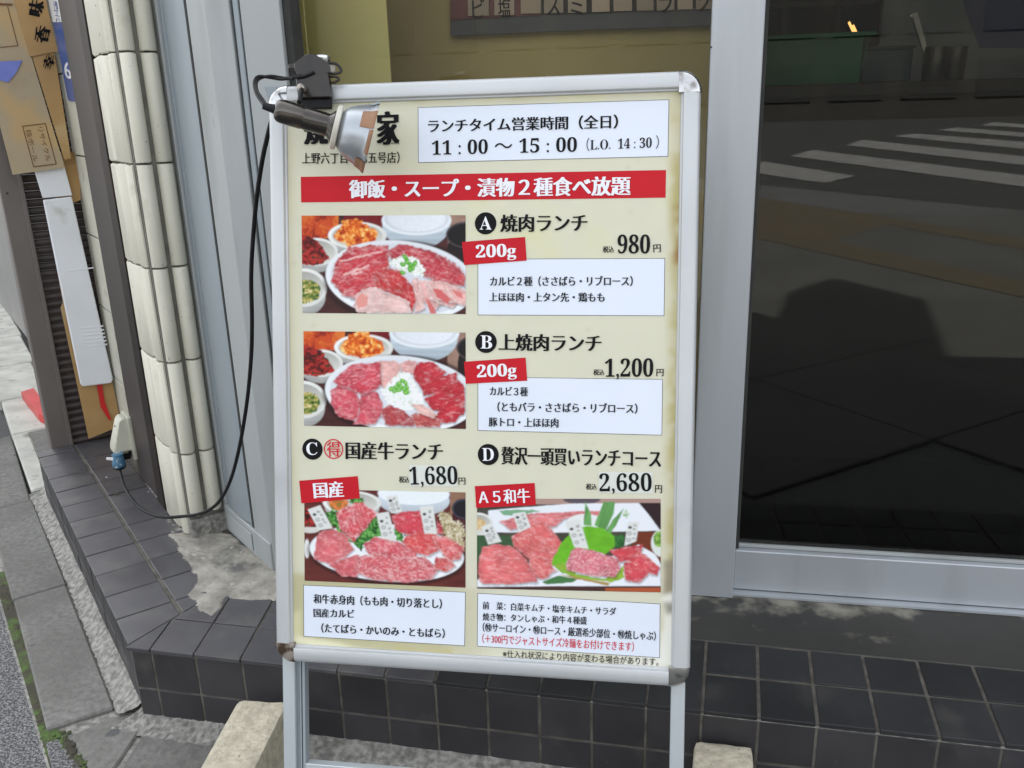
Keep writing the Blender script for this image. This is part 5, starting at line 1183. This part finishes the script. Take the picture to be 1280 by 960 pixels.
d = P.sdf([(475, 780), (540, 650), (610, 570), (690, 545), (790, 560), (850, 610), (860, 670), (800, 730), (700, 760), (620, 850), (540, 845)], 8, 3); P.fill(d/P.px+.5, rgb(104, 176, 40)*(.75+.5*fbm(P.X/50, P.Y/30, 8))[..., None])
d = P.sdf([(480, 790), (560, 780), (620, 850), (800, 880), (910, 790), (910, 870), (830, 900), (600, 870)], 8, 3); P.fill(d/P.px+.5, rgb(140, 176, 60)*(.7+.6*fbm(P.X/30, P.Y/20, 8))[..., None])
P.poly([(420, 905), (520, 860), (640, 880), (600, 905), (450, 920)], rgb(70, 120, 70), 5, 2); P.poly([(520, 850), (830, 905), (815, 922), (600, 875)], rgb(170, 140, 80), 5, 3)
P.meat([(565, 790), (600, 700), (635, 678), (760, 710), (880, 750), (890, 820), (860, 865), (720, 860), (570, 825)], rgb(210, 108, 124), rgb(246, 216, 216), 1.0, 10, 15, 133, 6, .4, 1.4)
P.meat([(820, 700), (900, 680), (1030, 662), (1010, 720), (960, 760), (890, 770)], rgb(206, 72, 84), rgb(236, 150, 150), .5, 20, 0, 134, 8)
P.meat([(910, 780), (1010, 700), (1060, 740), (1130, 800), (1110, 850), (1060, 840), (1000, 900), (920, 880)], rgb(208, 78, 90), rgb(240, 170, 166), .7, 22, 60, 135, 8)
for q, k in (([(60, 555), (120, 530), (180, 650), (100, 670)], 3), ([(245, 470), (320, 458), (355, 555), (285, 590)], 4), ([(560, 520), (650, 505), (700, 690), (615, 680)], 5), ([(935, 520), (1005, 515), (985, 640), (915, 670)], 6)): slip(P, q, '', '', k)
photo(P, 8, ((33, 398), (1132, 398), (1132, 958), (33, 935)))

# ================================================================== CLIP LAMP
lamp = empty('clip_lamp', sg_px(395, 120), 'clip-on spot lamp with taped grey shade clamped to the top left of the menu sign', 'lamp')
def lp(x, y, off): # point seen at picture x,y lying off metres in front of the sign face
    return sg_px(x, y, off)
ax0 = lp(345, 137, .106); ax1 = lp(463, 172, .060)
ax = (ax1-ax0).normalized(); ln = (ax1-ax0).length
def at(t): return ax0+ax*t
k1 = (lp(412, 158, .080)-ax0).length
o = part('socket', revolve([(-.002, .0), (-.002, .008), (.0, .0125), (.004, .0155), (.010, .0165), (k1*.48, .0165), (k1*.50, .0156), (k1*.52, .0156), (k1*.53, .0160), (k1*.97, .0160), (k1*1.0, .018), (k1*1.06, .023)], ax0, ax, 40), MT['nickel'], lamp); autosmooth(o, 40)
kc = (lp(424, 160, .075)-ax0).length
o = part('collar', revolve([(kc-.0075, .0), (kc-.0075, .029), (kc-.006, .031), (kc-.001, .031), (kc+.0005, .029), (kc+.0005, 0)], ax0, ax, 44), MT['collar'], lamp); autosmooth(o, 40)
rimt = ln
prf = [(kc+.001, .024), (kc+.0035, .0275), (kc+.007, .0312), (kc+.011, .0342), (kc+.016, .0370), (kc+.022, .0396), (rimt-.010, .0445), (rimt-.004, .0468), (rimt-.002, .0490), (rimt, .0500), (rimt+.001, .0505), (rimt+.001, .0490), (rimt-.004, .0455), (kc+.024, .0385), (kc+.010, .031), (kc+.004, .015)]
ref = nn
o = part('shade', revolve(prf, ax0, ax, 64), MT['shade'], lamp); autosmooth(o, 50)
# bulb face inside the shade
o = part('bulb', revolve([(kc+.01, .028), (rimt-.012, .040), (rimt-.010, .036), (rimt-.007, .02), (rimt-.006, 0)], ax0, ax, 36), MT['collar'], lamp); autosmooth(o, 40)
def tape(t0, t1, a0, a1, ex=.0009, nm='tape_patch', matl='tape'):
    pp = [(t0+(t1-t0)*i/6, np.interp(t0+(t1-t0)*i/6, [p[0] for p in prf[:10]], [p[1] for p in prf[:10]])+ex) for i in range(7)]
    pp = pp+[(pp[-1][0]+.0012, pp[-1][1]-.0005), (pp[-1][0]+.0012, pp[-1][1]-.004)] if t1 > rimt-.002 else pp
    o = part(nm, revolve(pp, ax0, ax, 14, a0=a0, a1=a1, ref=uu), MT[matl], lamp); autosmooth(o, 60)
# angle zero and direction about the axis: u = ax x uu (towards the sign), v = ax x u
tape(rimt-.018, rimt+.0005, math.radians(-36), math.radians(-2))
tape(rimt-.004, rimt+.0006, math.radians(0), math.radians(40), .0016)
tape(rimt-.013, rimt+.0006, math.radians(56), math.radians(110), .0012)
tape(rimt-.010, rimt+.0006, math.radians(-100), math.radians(-56), .0012, 'grey_tape', 'alu_blue')
# clamp: a jaw plate in front of the rail, spring body and a wing above
def quadbox(px, off, th, nm, matl, bev=.0015): return part(nm, prism([lp(x, y, off) for x, y in px], nn*th, bev=bev), MT[matl], lamp)
quadbox([(373, 97), (413, 93), (417, 124), (376, 125)], .0165, .012, 'clamp_jaw', 'blackpaint')
quadbox([(377, 125), (416, 124), (416, 137), (380, 137)], .015, .007, 'jaw_pad', 'black')
o = quadbox([(369, 80), (375, 76), (381, 70), (388, 67.5), (396, 69), (402, 75), (412, 79), (414, 92), (396, 95), (384, 93), (373, 95), (369, 88)], .024, .004, 'clamp_wing', 'blackpaint', .001)
o = part('clamp_back_jaw', prism([sg_px(376, 80, -.03), sg_px(412, 79, -.03), sg_px(414, 118, -.03), sg_px(378, 120, -.03)], nn*.004, bev=.001), MT['blackpaint'], lamp)
part('spring', revolve([(-.012, .0065), (.012, .0065)], lp(395, 86, .004), ru, 18), MT['rust'], lamp)
part('clamp_bridge', prism([lp(376, 92, -.028), lp(412, 88, -.028), lp(412, 96, -.028), lp(376, 98, -.028)], nn*.05, bev=.001), MT['blackpaint'], lamp)
o = part('knob', revolve([(0, .0), (0, .010), (.004, .0125), (.010, .0125), (.012, .010), (.012, 0)], lp(403, 80, .000), uu, 24), MT['chrome'], lamp); autosmooth(o, 40)
part('wire_hook', tube([lp(412, 79, .02), lp(420, 80, .02), lp(426, 86, .02), (lp(424, 91, .02)), lp(413, 92, .02)], .0022, 8), MT['blackpaint'], lamp)
part('wire_hook', tube([lp(412, 96, .02), lp(419, 96, .02), lp(424, 99, .02), lp(418, 103, .02), lp(413, 103, .02)], .0018, 8), MT['blackpaint'], lamp)
part('spring_plate', prism([lp(411, 81, .012), (lp(419, 81, .012)), lp(419, 90, .012), lp(412, 91, .012)], nn*.003), MT['collar'], lamp)
part('swivel', revolve([(-.005, .0052), (.005, .0052), (.006, .003), (.006, 0)], lp(377, 110, .034), nn, 18), MT['rust'], lamp)
part('swivel_stem', tube([lp(377, 111, .036), lp(376, 118, .055), lp(374, 128, .078)], .0035, 8), MT['black'], lamp)
part('strain_relief', revolve([(-.018, .0045), (-.006, .006), (.002, .0075)], ax0, ax, 16), MT['black'], lamp)
e0 = ax0-ax*.016
# flex from socket up over the clamp, then down to the wall socket
part('flex', tube([e0, lp(328, 129, .095), lp(320, 116, .075), lp(318, 102, .055), lp(324, 95.5, .035), lp(338, 97, .033), lp(352, 99, .032), lp(366, 97, .031), lp(380, 95, .0305), lp(392, 90, .0305)], .0024, 8), MT['black'], lamp)
part('flex_twin', tube([e0+Z*.001, lp(330.5, 127.5, .092), lp(322, 114.5, .073), lp(320.5, 103.5, .055), lp(326, 97.5, .032), lp(338, 95, .036), lp(352, 97, .029), lp(366, 99, .034)], .0022, 8), MT['black'], lamp)
cord = [(392, 96, 1.345), (375, 106, 1.36), (350, 130, 1.37), (340, 150, 1.38), (334, 172, 1.39), (327, 205, 1.41), (320, 255, 1.44), (315.5, 310, 1.47), (314, 350, 1.49), (315, 400, 1.51), (314, 445, 1.53), (309, 500, 1.56), (300, 555, 1.60), (289, 598, 1.64), (276, 624, 1.67), (262, 637, 1.69), (246, 643, 1.70), (228, 645.5, 1.71), (208, 646.5, 1.72), (190, 643, 1.76), (174, 634, 1.82), (162, 620, 1.88), (154.5, 606, 1.98), (151, 592, 2.08), tuple([150, 586, 2.11])]
part('power_cord', tube([ony(x, y, d_) for x, y, d_ in cord], .0039, 10), MT['black'], lamp)
pl0 = ony(149.8, 585, 2.115); pl1 = ony(151, 566, 2.03)
d_ = (pl1-pl0)
o = part('plug', revolve([(-.004, .0), (-.004, .008), (.0, .015), (.004, .0175), (.020, .0185), (.024, .0165), (.045, .016), (.045, 0)], pl0, Z, 28), [MT['blueplug']], lamp); autosmooth(o, 40)
part('plug_cap', revolve([(-.005, 0), (-.005, .007), (-.001, .0145), (.003, .0178), (.006, .0182), (.006, .015)], pl0, Z, 28), MT['black'], lamp)
part('cord_tie', prism([ony(x, y, 2.10) for x, y in ((132.5, 572), (142, 572.5), (142, 576), (132.5, 575))], (0, .004, 0), bev=.001), MT['white'], lamp)

# ================================================================== OUTLET BOX
ob = empty('outlet_box', so(.62, .0, .22), 'cream weatherproof wall socket cover low on the side wall with a plug in it', 'socket')
def obp(x, y, Yd): return ony(x, y, Yd)
# tapered hood: side profile in (o, z), extruded along the wall
def hood():
    s0, s1 = .505, .575
    pr = [(.008, .352), (.022, .358), (.034, .350), (.060, .272), (.062, .262), (.062, .256), (.008, .256)]
    bm = bmesh.new(); a = [bm.verts.new(so(s0+(.012 if o_ > .03 and z_ > .3 else .002), o_, z_)) for o_, z_ in pr]; b = [bm.verts.new(so(s1-.006, o_, z_)) for o_, z_ in pr]
    n = len(a); bm.faces.new(a); bm.faces.new(b[::-1])
    for i in range(n): bm.faces.new((a[i], b[i], b[(i+1) % n], a[(i+1) % n]))
    bmesh.ops.recalc_face_normals(bm, faces=bm.faces)
    bmesh.ops.bevel(bm, geom=list(bm.edges), offset=.005, segments=3, affect='EDGES', clamp_overlap=True)
    return bm
bmh = hood(); o = part('hood', bmh, MT['ivory'], ob); autosmooth(o, 45)
part('back_plate', box(so(.542, .008, .292), D, M, Z, .084, .012, .135, bev=.004, seg=2), MT['ivory'], ob)
part('lower_lip', box(so(.541, .042, .2525), D, M, Z, .066, .038, .006, bev=.002), MT['ivorydark'], ob)
part('socket_face', box(so(.541, .033, .238), D, M, Z, .045, .032, .024, bev=.002), MT['black'], ob)
part('screw', revolve([(0, .003), (.001, .003), (.0015, 0)], so(.541, .043, .330), (M+Z*.3), 12), MT['darkgap'], ob)

# ================================================================== CONCRETE WEIGHTS
def weight(pl, z0, z1, label, seed):
    rr = random.Random(seed)
    bm = prism([(p[0], p[1], z0) for p in pl], (0, 0, z1-z0), bev=.012, seg=2)
    bmesh.ops.subdivide_edges(bm, edges=[e for e in bm.edges if e.calc_length() > .03], cuts=4, use_grid_fill=True)
    for v in bm.verts:
        q = v.co*40; k = .003*(fbm(np.array([q.x+50]), np.array([q.y+q.z+50]), seed)[0]-.5)*2; v.co += v.co.normalized()*0+Vector((k, k*.5, k))
    o = part('concrete_block', bm, MT['block'], None); tag(o, label, 'block', 'concrete weights holding the sign'); autosmooth(o, 55); return o
a = onz(297, 874, .125); b = onz(360, 876, .125); c = onz(322, 962, .125); d = onz(247, 962, .125)
dirn = (d-a).normalized()
weight([(a.x, a.y), (b.x, b.y), ((b+dirn*.30).x, (b+dirn*.30).y), ((a+dirn*.30).x, (a+dirn*.30).y)], .0, .125, 'long cream concrete block left of the menu sign leg', 3)
a = onz(868, 924, .12); b = onz(940, 933, .12)
weight([(a.x, a.y), (b.x, b.y), (b.x+.0, b.y-.28), (a.x-.015, a.y-.28)], .0, .12, 'cream concrete block right of the menu sign leg, mostly cut off by the frame bottom', 4)
# small litter on the plinth
for px_, lb, nm, sz in (((143.5, 617.5), 'tiny pale yellow leaf lying on the plinth under the socket', 'fallen_leaf', .012), ((133, 597), 'tiny white scrap on the plinth tiles under the plug', 'paper_scrap', .004)):
    p = onz(px_[0], px_[1], HT+.001); bm = bmesh.new()
    vs = [bm.verts.new(p+Vector((sz*1.1*math.cos(t), sz*.35*math.sin(t), .0012+.0008*math.cos(3*t)))) for t in [k*math.pi/4 for k in range(8)]]
    ctr = bm.verts.new(p+Vector((0, 0, .0022)))
    for i in range(8): bm.faces.new((vs[i], vs[(i+1) % 8], ctr))
    o = part(nm, bm, MT['collar'] if nm == 'paper_scrap' else MT['moss'], None); tag(o, lb, nm.split('_')[1] if nm != 'paper_scrap' else 'scrap')
